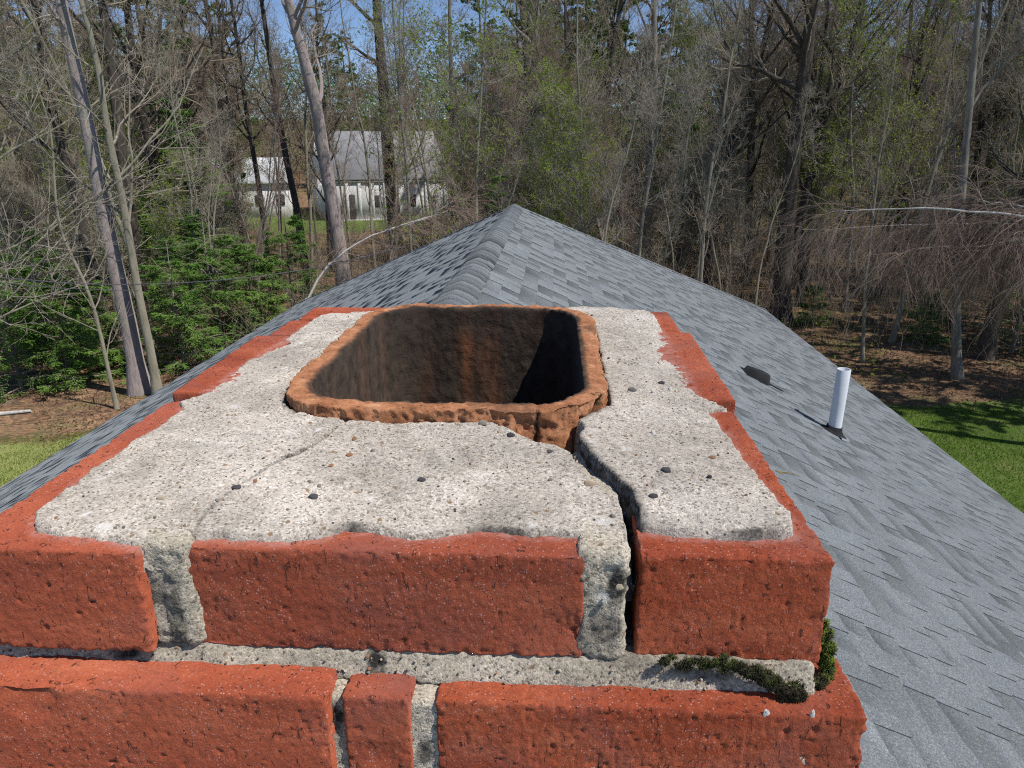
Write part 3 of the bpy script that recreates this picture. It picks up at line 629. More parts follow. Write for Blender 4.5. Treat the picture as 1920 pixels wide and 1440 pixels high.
far_lawn = np.maximum(sstep(11, 8, 1.35 * np.hypot((GXX + 17) / 1.5, (GYY - 56) / 1.)), sstep(4.5, 3, np.hypot((GXX + 27) / 1., (GYY - 47) / 1.3)))
gi = np.arange(GXX.size).reshape(GXX.shape)
GQ = np.stack([gi[:-1, :-1], gi[1:, :-1], gi[1:, 1:], gi[:-1, 1:]], -1).reshape(-1, 4)
t = NT('ground_soil')
lit = t.ramp(t.noise(1.1, 6, .7), [(.3, (.12, .080, .053)), (.5, (.29, .195, .125)), (.68, (.48, .34, .23))])
vv = t.voro(11, t.scalev((1, 1.4, 1))); lit = t.mix(.75, lit, t.ramp(vv['Color'], [(0., (.35, .3, .28)), (.5, (.95, .9, .85)), (1., (1.7, 1.45, 1.2))]), 'MULTIPLY')
lit = t.mix(t.ramp(t.noise(.55, 5, .65), [(.5, 0.), (.66, .8)]), lit, (.075, .12, .028))
gra = t.ramp(t.noise(.7, 6, .65), [(.3, (.12, .20, .03)), (.5, (.19, .27, .05)), (.7, (.30, .32, .10))])
gra = t.mix(t.ramp(t.noise(3.5, 5, .7), [(.5, 0.), (.75, .55)]), gra, (.42, .36, .20))
gra = t.mix(.7, gra, t.ramp(t.noise(24, 4, .8), [(.25, (.45, .5, .4)), (.75, (1.5, 1.45, 1.3))]), 'MULTIPLY')
m_ = t.ramp(t.math('ADD', t.attr('wood'), t.math('MULTIPLY', t.math('SUBTRACT', t.noise(2.4, 5, .7), .5), .9)), [(.42, 0.), (.58, 1.)])
GROUND = t.done(t.mix(m_, t.mix(t.attr('dry'), t.mix(1., gra, (.62, .72, .60), 'MULTIPLY'), t.mix(.4, gra, (.40, .36, .16))), t.mix(1., lit, (.85, .82, .80), 'MULTIPLY')), t.bump(t.noise(9, 5, .75), .06, .8))
woodv = sstep(-.6, .6, we).ravel() * (1 - far_lawn.ravel())
ground = obj('ground', mk_mesh('ground', np.c_[GXX.ravel(), GYY.ravel(), gzv.ravel()], GQ, GROUND, {'wood': woodv, 'dry': sstep(2, -2, GXX.ravel()) * (GYY.ravel() < 30)}), kind='structure')

# ------------------------------------------------------------------ HOUSE (low hip roof under the chimney)
house = thing('house', 'low house with a grey asphalt shingle hip roof spreading below the chimney', 'house', (XR, 5.0, 0))
YB = -6.0                                    # the ridge ends here behind the chimney
SHN = math.hypot(1, SL); EXP = .143; LS = WR * SHN
def slope_pt(side, run, y, up):
    """side +1 right / -1 left; run = horizontal distance from ridge; up = offset along the slope normal"""
    n = np.array([SL / SHN, 1 / SHN]); return np.stack([XR + side * (run + up * n[0]), y, ROOF_RIDGE - SL * run + up * n[1]], -1)
# chimney footprint opening is simply met by the brick shaft and flashing
def slope(side, seed):
    r_ = np.random.default_rng(seed); m = MB(); nC = int(LS / EXP) + 1
    for c in range(nC):
        s0 = c * EXP; r_hi = (LS - s0 - EXP) / SHN; r_lo = (LS - s0) / SHN + (.012 if c == 0 else 0)
        r_hi = max(r_hi, 0.0); rb = (r_lo + r_hi) / 2
        ya, yb = YB - rb + 0., YA + rb
        # under layer of this course, then the thicker laminated tabs over it
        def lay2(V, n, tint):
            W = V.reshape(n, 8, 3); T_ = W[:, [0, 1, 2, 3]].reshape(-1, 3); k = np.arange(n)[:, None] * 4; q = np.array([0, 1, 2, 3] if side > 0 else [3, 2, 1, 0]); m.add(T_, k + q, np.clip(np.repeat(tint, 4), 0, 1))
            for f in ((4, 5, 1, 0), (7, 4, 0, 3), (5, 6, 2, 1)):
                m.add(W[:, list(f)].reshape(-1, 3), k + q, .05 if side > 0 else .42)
        def lay(y0, y1, k0, k1, lo_r, up, tint, gr=0., dark=False):
            n = len(y0); o_ = np.ones(n); lo0 = slope_pt(side, o_ * lo_r, y0 + k0, o_ * up); lo1 = slope_pt(side, o_ * lo_r, y1 - k1, o_ * up)
            h0 = slope_pt(side, o_ * r_hi, y0, o_ * (up - (.004 if side > 0 else .0020))); h1 = slope_pt(side, o_ * r_hi, y1, o_ * (up - (.004 if side > 0 else .0020)))
            b0 = slope_pt(side, o_ * lo_r, y0 + k0, -.004 * o_); b1 = slope_pt(side, o_ * lo_r, y1 - k1, -.004 * o_); g0 = slope_pt(side, o_ * r_hi, y0, -.006 * o_); g1 = slope_pt(side, o_ * r_hi, y1, -.006 * o_)
            V = np.stack([lo0, lo1, h1, h0, b0, b1, g1, g0], 1).reshape(-1, 3); k = np.arange(n)[:, None] * 8
            F = np.concatenate([k + np.array(q if side > 0 else q[::-1]) for q in ((0, 1, 2, 3), (4, 5, 1, 0), (7, 4, 0, 3), (5, 6, 2, 1))]); m.add(V, F, np.clip(np.repeat(tint, 8) + np.tile([0, 0, -gr, -gr, -.45, -.45, -.3, -.3], n), 0, 1)) if not dark else lay2(V, n, tint)  # butt faces tinted dark: the cast line at each butt is painted in
        e = np.arange(ya, yb, .98) + r_.uniform(0, .9) - .45; e = np.concatenate([[ya], e[(e > ya + .1) & (e < yb - .1)], [yb]])
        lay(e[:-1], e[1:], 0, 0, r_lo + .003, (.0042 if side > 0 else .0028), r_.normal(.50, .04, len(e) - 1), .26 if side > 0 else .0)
        w = r_.uniform(.09, .23, int((yb - ya) / .1)); e = np.concatenate([[ya], ya + np.cumsum(w)]); e = e[e < yb - .03]
        y0, y1 = e[:-1], e[1:]; sel = r_.random(len(y0)) < .62; sel[1:] &= ~(sel[:-1] & (r_.random(len(y0) - 1) < .25)); y0, y1 = y0[sel], y1[sel]; n = len(y0)
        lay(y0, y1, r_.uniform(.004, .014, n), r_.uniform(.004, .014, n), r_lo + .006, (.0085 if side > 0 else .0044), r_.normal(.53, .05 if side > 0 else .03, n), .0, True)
    # deck under the shingles
    deck = np.array([slope_pt(side, np.array(0.), np.array(YB), -.02), slope_pt(side, np.array(0.), np.array(YA), -.02), slope_pt(side, np.array(WR), np.array(YA + WR), -.02), slope_pt(side, np.array(WR), np.array(YB - WR), -.02)])
    m.add(deck, [(0, 1, 2, 3)], .2)
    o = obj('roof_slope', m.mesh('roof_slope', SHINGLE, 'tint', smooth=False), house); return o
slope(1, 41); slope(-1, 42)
def hip_end(sgn, yc, seed):
    r_ = np.random.default_rng(seed); m = MB(); nC = int(LS / EXP) + 1
    for c in range(nC):
        s0 = c * EXP; r_hi = max(0, (LS - s0 - EXP) / SHN); r_lo = (LS - s0) / SHN
        w = r_.uniform(.12, .26, int(2 * r_lo / .12) + 3); e = np.concatenate([[-r_lo], -r_lo + np.cumsum(w)]); e = e[e < r_lo - .05]; e = np.append(e, r_lo)
        for a, b in zip(e[:-1], e[1:]):
            hi = .0105 if r_.random() < .5 else .0055; a2, b2 = np.clip([a, b], -r_hi, r_hi); zl = ROOF_RIDGE - SL * r_lo; zh = ROOF_RIDGE - SL * r_hi
            V = [(XR + a, yc + sgn * r_lo, zl + hi), (XR + b, yc + sgn * r_lo, zl + hi), (XR + b2, yc + sgn * r_hi, zh + .002), (XR + a2, yc + sgn * r_hi, zh + .002), (XR + a, yc + sgn * r_lo, zl - .004), (XR + b, yc + sgn * r_lo, zl - .004)]
            m.add(V, [(0, 1, 2, 3), (4, 5, 1, 0)], float(np.clip(r_.normal(.48, .2), 0, 1)))
    obj('roof_slope', m.mesh('roof_slope', SHINGLE, 'tint', smooth=False), house)
hip_end(1, YA, 43); hip_end(-1, YB, 44)
def caps(name, A, Bp, nside, seed, piece=.15, half=.135, droop=.055, lift=.016, vent=0.0):
    """overlapping cap shingles laid from A to B; butts face A"""
    A = np.array(A, float); Bp = np.array(Bp, float); D = Bp - A; L = np.linalg.norm(D); D /= L; S = np.cross(D, [0, 0, 1]); S /= np.linalg.norm(S); N = np.cross(S, D)
    r_ = np.random.default_rng(seed); m = MB(); n = int(L / piece); K = 17; u = np.linspace(-1, 1, K)
    prof = vent * np.minimum(1, (1 - np.abs(u)) * 3.2) - droop * (np.sqrt(u * u + .012) - .11)
    for i in range(n):
        t0 = i * piece; t1 = t0 + piece + .02; jit = r_.normal(0, .003); tint = float(np.clip(r_.normal(.5, .17), 0, 1))
        hh = half + r_.normal(0, .002); sk = r_.normal(0, .004)
        p0 = A + D * (t0) + np.outer(u * hh + jit, S) + np.outer(prof + lift, N) + np.outer(u * sk, D); p1 = A + D * t1 + np.outer(u * hh + jit, S) + np.outer(prof + lift - .008, N)
        pb_ = p0 - N * .009
        V = np.concatenate([pb_, p0, p1]); k = np.arange(K - 1)
        F = np.concatenate([np.stack([k, k + 1, k + 1 + K, k + K], 1), np.stack([k + K, k + 1 + K, k + 1 + 2 * K, k + 2 * K], 1)])
        m.add(V, F, tint)
    return obj(name, m.mesh(name, SHINGLE, 'tint', smooth=False), house)
caps('ridge_cap', (XR, YB, ROOF_RIDGE), (XR, YA + .02, ROOF_RIDGE), 1, 51, droop=.060, vent=.018, lift=.013)
zE = ROOF_RIDGE - SL * WR
for sx in (1, -1):
    caps('hip_cap', (XR + sx * WR, YA + WR, zE), (XR, YA, ROOF_RIDGE), 1, 52 + sx, half=.12, droop=.045)
    caps('hip_cap', (XR + sx * WR, YB - WR, zE), (XR, YB, ROOF_RIDGE), 1, 55 + sx, half=.12, droop=.045)
SIDING = NT('siding_white'); wv = SIDING.n.new('ShaderNodeTexWave'); wv.bands_direction = 'Z'; wv.wave_profile = 'SAW'; wv.inputs['Scale'].default_value = 1.3; SIDING.l.new(SIDING.tc, wv.inputs[0])
SIDING = SIDING.done((.72, .71, .68), SIDING.bump(wv.outputs['Fac'], .015))
TRIM = mat_plain('trim_white', [(.3, (.70, .69, .66)), (.7, (.78, .77, .75))], 4)
GLASS = NT('window_glass'); GLASS.b.inputs['Metallic'].default_value = 0; GLASS = GLASS.done((.02, .025, .03), None, .08)
mw = MB(); O = .45; x0, x1, y0, y1 = XR - WR + O, XR + WR - O, YB - WR + O, YA + WR - O; zt_ = zE - .06
for (a, b, c, d) in ((x0, x1, y0, y0 + .15), (x0, x1, y1 - .15, y1), (x0, x0 + .15, y0 + .15, y1 - .15), (x1 - .15, x1, y0 + .15, y1 - .15)): mw.box(a, b, c, d, -.4, zt_)
obj('wall', mw.mesh('wall', SIDING, smooth=False), house)
mf = MB(); e0, e1, f0, f1 = XR - WR, XR + WR, YB - WR, YA + WR
for (a, b, c, d) in ((e0, e1, f0, f0 + .03), (e0, e1, f1 - .03, f1), (e0, e0 + .03, f0 + .03, f1 - .03), (e1 - .03, e1, f0 + .03, f1 - .03)): mf.box(a, b, c, d, zE - .19, zE - .02)
mf.box(e0 + .03, e1 - .03, f0 + .03, f1 - .03, zE - .15, zE - .13)
obj('fascia', mf.mesh('fascia', TRIM, smooth=False), house)
for side in (0, 1):
    for yw in (-7, -3, 1, 5, 9, 13):
        X = x1 if side else x0; s = 1 if side else -1
        w = MB()
        for (a, b, c, d) in ((-.55, .55, .8, .88), (-.55, .55, 1.82, 1.9), (-.55, -.47, .88, 1.82), (.47, .55, .88, 1.82), (-.02, .02, .88, 1.82)): w.box(min(X, X + s * .04), max(X, X + s * .04), yw + a, yw + b, c, d)
        f = obj('window', w.mesh('window', TRIM, smooth=False), house)
        g = MB(); g.box(min(X - s * .02, X + s * .012), max(X - s * .02, X + s * .012), yw - .46, yw + .46, .89, 1.81); obj('pane', g.mesh('pane', GLASS, smooth=False), f)
# lead flashing round the chimney foot
LEAD = NT('lead_flashing'); LEAD.b.inputs['Metallic'].default_value = .8; LEAD = LEAD.done((.32, .33, .35), None, .45)
mfl = MB(); fz = lambda x: ROOF_RIDGE - SL * abs(x - XR)
for (a, b, c, d) in ((x0s - .012, x0s - .001, y0s - .01, y1s + .01), (x1s + .001, x1s + .012, y0s - .01, y1s + .01), (x0s - .012, x1s + .012, y0s - .02, y0s - .009), (x0s - .012, x1s + .012, y1s + .009, y1s + .02)):
    zb = fz((a + b) / 2); mfl.add([(a, c, fz(a) - .02), (b, c, fz(b) - .02), (b, d, fz(b) - .02), (a, d, fz(a) - .02), (a, c, fz(a) + .12), (b, c, fz(b) + .12), (b, d, fz(b) + .12), (a, d, fz(a) + .12)],
            [(0, 1, 5, 4), (1, 2, 6, 5), (2, 3, 7, 6), (3, 0, 4, 7), (4, 5, 6, 7)])
obj('flashing', mfl.mesh('flashing', LEAD, smooth=False), chim)

# ---- plastic vent pipe through the right slope
def on_slope(px, py):
    d = ray(px, py); n = np.array([SL, 0, 1.]); p0 = np.array([XR, 0, ROOF_RIDGE]); return EYE + d * (n @ (p0 - EYE)) / (n @ d)
pb0 = on_slope(1563, 812)
PVC = NT('white_pvc'); PVC = PVC.done(PVC.ramp(PVC.noise(3, 4), [(.3, (.80, .82, .84)), (.7, (.87, .885, .90))]), None, .42)
RUB = mat_plain('black_rubber', [(.3, (.018, .018, .02)), (.7, (.04, .04, .042))], 30, rough=None)
ALU = NT('flashing_metal'); ALU.b.inputs['Metallic'].default_value = .6; ALU = ALU.done((.62, .63, .64), None, .35)
pipe = thing('vent_pipe', 'white plastic vent pipe standing out of the right roof slope in a black collar', 'vent pipe', tuple(pb0))
def lathe(prof, c, k=40, lean=(0, 0)):
    P = np.array(prof, float); a = np.arange(k) / k * 2 * np.pi; V = np.stack([c[0] + P[:, :1] * np.cos(a) + lean[0] * P[:, 1:], c[1] + P[:, :1] * np.sin(a) + lean[1] * P[:, 1:], c[2] + P[:, 1:] + 0 * a], -1)
    i = np.arange(len(P) * k).reshape(len(P), k); n = np.roll(i, -1, 1); return V.reshape(-1, 3), np.stack([i[:-1], n[:-1], n[1:], i[1:]], -1).reshape(-1, 4)
R_ = .0575
V_, F_ = lathe([(R_, -.12), (R_, .0), (R_, .3), (R_, .607), (R_ - .0015, .6095), (R_ - .006, .6095), (R_ - .0075, .607), (R_ - .0075, .3), (R_ - .0075, -.12)], pb0, lean=(.012, 0))
obj('pipe', mk_mesh('pipe', V_, F_, PVC), pipe)
V_, F_ = lathe([(.064, .062), (.067, .06), (.070, .03), (.086, .012), (.112, .004), (.118, -.006)], (0, 0, 0)); V_ = V_.copy(); V_[:, 2] -= SL * V_[:, 0] * np.clip(1 - V_[:, 2] / .09, 0, 1); V_ += pb0 + [0, 0, .012]
V_[:, :2] = V_[:, :2]
obj('collar', mk_mesh('collar', V_, F_, RUB), pipe)
u = np.linspace(-1, 1, 9); mfp = MB()
for (ra, rb_, ya_, yb_) in ((-.10, .175, -.14, .14),):
    V = [];
    for up in (.003, .0145):
        for rr_, yy in ((ra, ya_), (rb_, ya_ + .01), (rb_, yb_ - .01), (ra, yb_)): V.append(slope_pt(1, np.array(pb0[0] - XR + rr_), np.array(pb0[1] + yy), up))
    mfp.add(V, [(4, 5, 6, 7), (0, 1, 5, 4), (1, 2, 6, 5), (2, 3, 7, 6), (3, 0, 4, 7)])
# the upper half of the plate is tucked under shingles, only the apron shows
apr = []; Fp = []
for i, a in enumerate(np.linspace(-.5 * np.pi, .5 * np.pi, 15)):
    for j, rr_ in enumerate((.10, .155)):
        for up in (.006, .016): apr.append(slope_pt(1, np.array(pb0[0] - XR + .012 + rr_ * math.cos(a) * .8), np.array(pb0[1] + rr_ * math.sin(a)), up))
for i in range(14):
    b = i * 4; Fp += [(b + 1, b + 3, b + 7, b + 5), (b + 2, b + 6, b + 7, b + 3), (b, b + 1, b + 5, b + 4)]
obj('flashing', mk_mesh('flashing', apr, Fp, ALU), pipe)
# ---- low black exhaust hood
vp = on_slope(1413, 706)
vent = thing('roof_vent', 'low black exhaust hood on the right roof slope beyond the white pipe', 'roof vent', tuple(vp))
BLK = mat_plain('black_plastic', [(.3, (.022, .023, .026)), (.7, (.036, .037, .04))], 8, rough=None)
def sp(a, b, up): return slope_pt(1, np.array(vp[0] - XR + a), np.array(vp[1] + b), up)   # a downslope, b along ridge
ol = [(-.085, -.09), (.085, -.115), (.150, -.045), (.150, .055), (.085, .12), (-.085, .10)]
# hood: sloping top, closed upslope, open mouth downslope
V = [sp(a, b, .008) for a, b in ol] + [sp(a * .84 - .008, b * .80, .062 + .026 * (a + .09) / .24) for a, b in ol]
hv = MB(); n = 6
for i in range(6): j = (i + 1) % 6; hv.F.append(np.array([[i, j, j + 6, i + 6]]))
Vh = np.array(V); Fh = np.concatenate(hv.F + [np.array([[6, 7, 8, 9], [6, 9, 10, 11]])])
obj('hood', mk_mesh('hood', Vh, Fh, BLK, smooth=False), vent)
fb = [sp(a, b, u_) for u_ in (.004, .013) for a, b in ((-.12, -.12), (.10, -.135), (.168, -.05), (.168, .06), (.10, .135), (-.12, .12))]
Ff = [(6, 7, 8, 9), (6, 9, 10, 11)] + [(i, (i + 1) % 6, (i + 1) % 6 + 6, i + 6) for i in range(6)]
obj('flange', mk_mesh('flange', fb, Ff, BLK, smooth=False), vent)
st = [sp(a, b, u_) for u_ in (.012, .018) for a, b in ((.14, -.05), (.27, -.085), (.29, -.06), (.15, -.02))]
obj('tail_strip', mk_mesh('tail_strip', st, [(4, 5, 6, 7), (0, 1, 5, 4), (1, 2, 6, 5), (2, 3, 7, 6), (3, 0, 4, 7)], BLK, smooth=False), vent)  # flat black tail strip downslope of the hood
# ---- a dry twig with leaf stuck behind the chimney's right side
tw = MB(); a = on_slope(1462, 888); b = on_slope(1500, 896); mid_ = (a + b) / 2 + [0, 0, .02]
tw.tubes(np.array([[a + [0, 0, .012], mid_, b + [0, 0, .012]]]), np.array([[.003, .003, .0015]]), 5)
c = on_slope(1462, 889) + [0, 0, .014]; tw.quads(np.array([c]), np.array([[.035, 0, -.015]]), np.array([[0, .012, .002]]), np.array([0.]))
o = obj('dry_twig', tw.mesh('dry_twig', mat_plain('dry_leaf', [(.3, (.22, .2, .06)), (.7, (.3, .22, .09))], 30))); o['label'] = 'small dry twig with a yellowed leaf on the shingles beside the chimney'; o['category'] = 'twig'

# ------------------------------------------------------------------ NEIGHBOUR'S HOUSE through the trees
NZ = float(gz(-16, 58)) - .1
nb = thing('neighbour_house', 'white house with a pale grey roof and a porch seen through the trees', 'house', (-15.5, 59, NZ))
NROOF = mat_plain('pale_roof', [(.3, (.30, .30, .31)), (.7, (.38, .38, .39))], 1.5)
NW = mat_plain('white_clapboard', [(.3, (.78, .77, .76)), (.7, (.84, .83, .82))], 1)
DARKP = mat_plain('dark_paint', [(.3, (.05, .05, .055)), (.7, (.08, .08, .085))], 2)  # dark colour of the door, windows and shed wall
hx0, hx1, hy = ony(590, 300, 57)[0], ony(822, 300, 57)[0], 57.0
eave = ony(700, 337, hy)[2]; top = ony(700, 249, hy + 4.3)[2]
def gable(m, x0, x1, y0, y1, ze, zr, t=.14, oh=.10):
    ym = (y0 + y1) / 2; sl = (zr - ze) / (ym - y0); zo = ze - sl * oh
    V = [(x, y, z + dz) for dz in (0, t) for x in (x0 - .2, x1 + .2) for (y, z) in ((y0 - oh, zo), (ym, zr), (y1 + oh, zo))]
    m.add(V, [(6, 7, 10, 9), (7, 8, 11, 10), (0, 3, 4, 1), (1, 4, 5, 2), (0, 6, 9, 3), (2, 5, 11, 8), (0, 1, 7, 6), (1, 2, 8, 7), (3, 9, 10, 4), (4, 10, 11, 5)])
m = MB(); gable(m, hx0, hx1, hy, hy + 8.6, eave, top); obj('roof', m.mesh('roof', NROOF, smooth=False), nb)
m = MB(); m.box(hx0, hx1, hy + .05, hy + 8.6, NZ - .3, eave - .05); obj('wall', m.mesh('wall', NW, smooth=False), nb)
for X_ in (hx0, hx1 - .16):
    P_ = [(X_ + dx, y_, z_) for dx in (0, .16) for (y_, z_) in ((hy + .1, eave - .05), (hy + 8.5, eave - .05), (hy + 4.3, top - .06))]
    obj('gable_wall', mk_mesh('gable_wall', P_, [(0, 1, 4, 3), (1, 2, 5, 4), (2, 0, 3, 5)], NW, smooth=False, F3=[(0, 2, 1), (3, 4, 5)]), nb)
for px in (598, 629, 652, 676, 700, 742, 780, 818):
    X = ony(px, 360, hy)[0]; m = MB(); m.box(X - .11, X + .11, hy - .06, hy + .0, NZ - .2, eave - .22); obj('porch_post', m.mesh('porch_post', NW, smooth=False), nb)
m = MB(); m.box(hx0, hx1, hy - .08, hy + .0, eave - .22, eave - .02); obj('porch_beam', m.mesh('porch_beam', NW, smooth=False), nb)
for px, w, z0_, z1_, nm in ((645, .38, 0.1, 2.0, 'door'), (690, .35, 1.0, 1.9, 'window'), (758, .38, 1.0, 1.9, 'window')):
    X = ony(px, 360, hy + 1.6)[0]; m = MB(); m.box(X - w, X + w, hy + .005, hy + .04, NZ + z0_, NZ + z1_); obj(nm, m.mesh(nm, DARKP, smooth=False), nb)
m = MB(); m.box(hx0 - .1, hx1 + .1, hy - .3, hy + 1.6, NZ - .3, NZ + .12); obj('porch_floor', m.mesh('porch_floor', TRIM, smooth=False), nb)
# low wing and lean-to
wx0, wx1 = ony(452, 340, 61)[0], ony(572, 340, 61)[0]; we_, wt_ = ony(500, 340, 61)[2], ony(500, 297, 64.5)[2]
m = MB(); gable(m, wx0, wx1, 61, 68, we_, wt_); obj('wing_roof', m.mesh('wing_roof', mat_plain('bright_roof', [(.3, (.55, .56, .58)), (.7, (.68, .69, .7))], 2), smooth=False), nb)
m = MB(); m.box(wx0, wx1, 61.2, 67.8, NZ - .3, we_); obj('wing_wall', m.mesh('wing_wall', NW, smooth=False), nb)
for px in (478, 520, 555):
    X = ony(px, 365, 61)[0]; m = MB(); m.box(X - .32, X + .32, 61.12, 61.17, NZ + 1.1, NZ + 1.9); obj('window', m.mesh('window', DARKP, smooth=False), nb)
sx0, sx1 = ony(380, 345, 62)[0], ony(455, 345, 62)[0]; sz = ony(420, 343, 62)[2]
nb.rotation_euler = (0, 0, math.radians(26))
shed = thing('shed', 'small low white shed with flat pale roof beside the neighbour house wing', 'shed', ((sx0 + sx1) / 2, 63.5, NZ))
m = MB(); m.add([(sx0 - .2, 61.8, sz - .25), (sx1 + .1, 61.8, sz), (sx1 + .1, 65, sz + .4), (sx0 - .2, 65, sz + .15), (sx0 - .2, 61.8, sz - .37), (sx1 + .1, 61.8, sz - .12), (sx1 + .1, 65, sz + .28), (sx0 - .2, 65, sz + .03)], [(0, 1, 2, 3), (4, 5, 1, 0), (5, 6, 2, 1), (7, 4, 0, 3), (7, 6, 5, 4)]); obj('roof', m.mesh('roof', NW, smooth=False), shed)
m = MB(); m.box(sx0, sx1 - .1, 62.2, 64.8, NZ - .3, sz - .33); obj('wall', m.mesh('wall', DARKP, smooth=False), shed)

# ------------------------------------------------------------------ TREES
def nrm(v): return v / (np.linalg.norm(v, axis=-1, keepdims=True) + 1e-9)
def grow(S, D, L, n, wobble, trop, r_, down=0):
    M = len(S); P = np.zeros((M, n, 3)); P[:, 0] = S; d = nrm(D); st = (L / (n - 1))[:, None]
    for i in range(1, n):
        d = nrm(d + r_.normal(size=(M, 3)) * wobble + np.array([0, 0, 1.]) * (trop - down * i / n)); P[:, i] = P[:, i - 1] + d * st
    return P
def taper(r0, r1, n): t = np.linspace(0, 1, n)[None]; return np.asarray(r0)[:, None] * (1 - t) + np.asarray(r1)[:, None] * t if np.ndim(r1) else np.asarray(r0)[:, None] * (1 - t * (1 - r1))
def kids(P, R, per, tmin, tmax, ang, r_, aj=.25, tb=1.0):
    M, N = P.shape[:2]; K = M * per; pi = np.repeat(np.arange(M), per); t = tmin + (tmax - tmin) * r_.random(K) ** tb; f = t * (N - 1); i = np.minimum(f.astype(int), N - 2); f = f - i
    A = P[pi, i]; B_ = P[pi, i + 1]; S = A + (B_ - A) * f[:, None]; T = nrm(B_ - A); rad = R[pi, i] * (1 - f) + R[pi, i + 1] * f
    v = r_.normal(size=(K, 3)); v = nrm(v - T * (v * T).sum(1, keepdims=True)); a = ang + r_.normal(size=K) * aj
    return S, T * np.cos(a)[:, None] + v * np.sin(a)[:, None], rad, pi, t
def leaf_quads(m, C, size, r_, tint, aspect=.5):
    n = len(C); U = nrm(r_.normal(size=(n, 3))); W = nrm(np.cross(U, r_.normal(size=(n, 3)))); s = size * r_.uniform(.6, 1.3, n)[:, None]
    m.quads(C, U * s, W * s * aspect, np.clip(tint + r_.normal(size=n) * .22, 0, 1))
def bare_tree(seed, H, r0, nl=16, t0=.35, limb=.26, lang=1.0, up=.10, twigs=(6, 5, 3), trunk_pts=None, leaf=0, thin=1.0, wob=.05, reach=1.0):
    """returns trunk MB, crown MB, foliage MB"""
    r_ = np.random.default_rng(seed); tr, cr, fo = MB(), MB(), MB(); n = 16
    if trunk_pts is None: P = grow(np.zeros((1, 3)), np.array([[0, 0, 1.]]), np.array([H]), n, wob, .12, r_)
    else: P = trunk_pts[None]
    n = P.shape[1]; t = np.linspace(0, 1, n); R = (r0 * (1 - .78 * t ** 1.15) + r0 * .55 * np.exp(-t * H / .35))[None]
    tr.tubes(P, R, 14)
    S, D, rad, _, tt = kids(P, R, nl, t0, .98, lang, r_, .2); D[:, 2] += .15; L = limb * H * reach * (1.15 - .75 * tt) * r_.uniform(.6, 1.2, len(tt))
    P1 = grow(S, D, L, 8, .13, up, r_); R1 = taper(np.minimum(rad * .5, r0 * .38) * thin, .22, 8); tr.tubes(P1, R1, 6)
    S, D, rad, pi, tt = kids(P1, R1, twigs[0], .15, 1, .75, r_); P2 = grow(S, D, L[pi] * .45 * r_.uniform(.5, 1.1, len(pi)), 6, .16, up, r_); R2 = taper(rad * .55, .3, 6); cr.tubes(P2, R2, 4)
    S, D, rad, pi2, tt = kids(P2, R2, twigs[1], .1, 1, .7, r_); L3 = np.repeat(np.linalg.norm(P2[:, -1] - P2[:, 0], axis=1), twigs[1]) * .5 + .12; P3 = grow(S, D, L3 * r_.uniform(.5, 1.1, len(L3)), 4, .2, up, r_); R3 = taper(np.clip(rad * .55, .0035, .02), .5, 4); cr.tubes(P3, R3, 3)
    S, D, rad, pi3, tt = kids(P3, R3, twigs[2], .2, 1, .6, r_); P4 = grow(S, D, r_.uniform(.12, .42, len(S)), 3, .2, up * .6, r_); cr.tubes(P4, np.tile([.0052, .0042, .003], (len(S), 1)), 3)
    if leaf:
        k = r_.random(len(P4)) < leaf; C = P4[k, -1]; C = np.repeat(C, 5, 0) + r_.normal(size=(k.sum() * 5, 3)) * .06; leaf_quads(fo, C, .036, r_, .5, .6)
    return tr, cr, fo
def sapling(seed, H, r0, leaf=0, wob=.035, **k): return bare_tree(seed, H, r0, nl=k.get('nl', 18), t0=.25, limb=.17, lang=.65, up=.16, twigs=(4, 4, 2), leaf=leaf, wob=wob)
def pine(seed, H, r0, t0=.3, dens=1.0, blen=.22, tint=.45, needle=.17, nw=.19):
    r_ = np.random.default_rng(seed); tr, cr, fo = MB(), MB(), MB(); P = grow(np.zeros((1, 3)), np.array([[0, 0, 1.]]), np.array([H]), 14, .02, .2, r_); t = np.linspace(0, 1, 14); R = (r0 * (1 - .85 * t) + r0 * .4 * np.exp(-t * H / .4))[None]
    tr.tubes(P, R, 12)
    S, D, rad, _, tt = kids(P, R, int(64 * dens), t0, .99, 1.45, r_, .12); D[:, 2] = np.abs(D[:, 2]) * .3 + .1 * (tt - .5); L = H * blen * (1.05 - tt) ** .7 * r_.uniform(.55, 1.1, len(tt)) + .3
    P1 = grow(S, D, L, 7, .09, .03, r_); R1 = taper(np.minimum(rad * .4, .06), .2, 7); cr.tubes(P1, R1, 4)
    S, D, rad, pi, t2 = kids(P1, R1, 9, .25, 1, .8, r_); D[:, 2] *= .4; P2 = grow(S, D, .30 * L[pi] * (1.1 - t2) + .25, 4, .12, .05, r_); cr.tubes(P2, taper(np.clip(rad * .5, .004, .03), .4, 4), 3)
    S, D, rad, pi2, t3 = kids(P2, np.full(P2.shape[:2], .01), 9, .15, 1, .6, r_); base = np.clip(tint + .22 * vn(S, .9, 3) , 0, 1)
    nb_ = 6; C = np.repeat(S, nb_, 0); Dn = nrm(np.repeat(D, nb_, 0) + r_.normal(size=(len(C), 3)) * .65); W = nrm(np.cross(Dn, r_.normal(size=Dn.shape))) * needle * nw
    Ln = needle * r_.uniform(.6, 1.2, len(C))[:, None]; fo.quads(C + Dn * Ln * .5, Dn * Ln * .6, W, np.clip(np.repeat(base, nb_) + r_.normal(size=len(C)) * .12, 0, 1))
    return tr, cr, fo
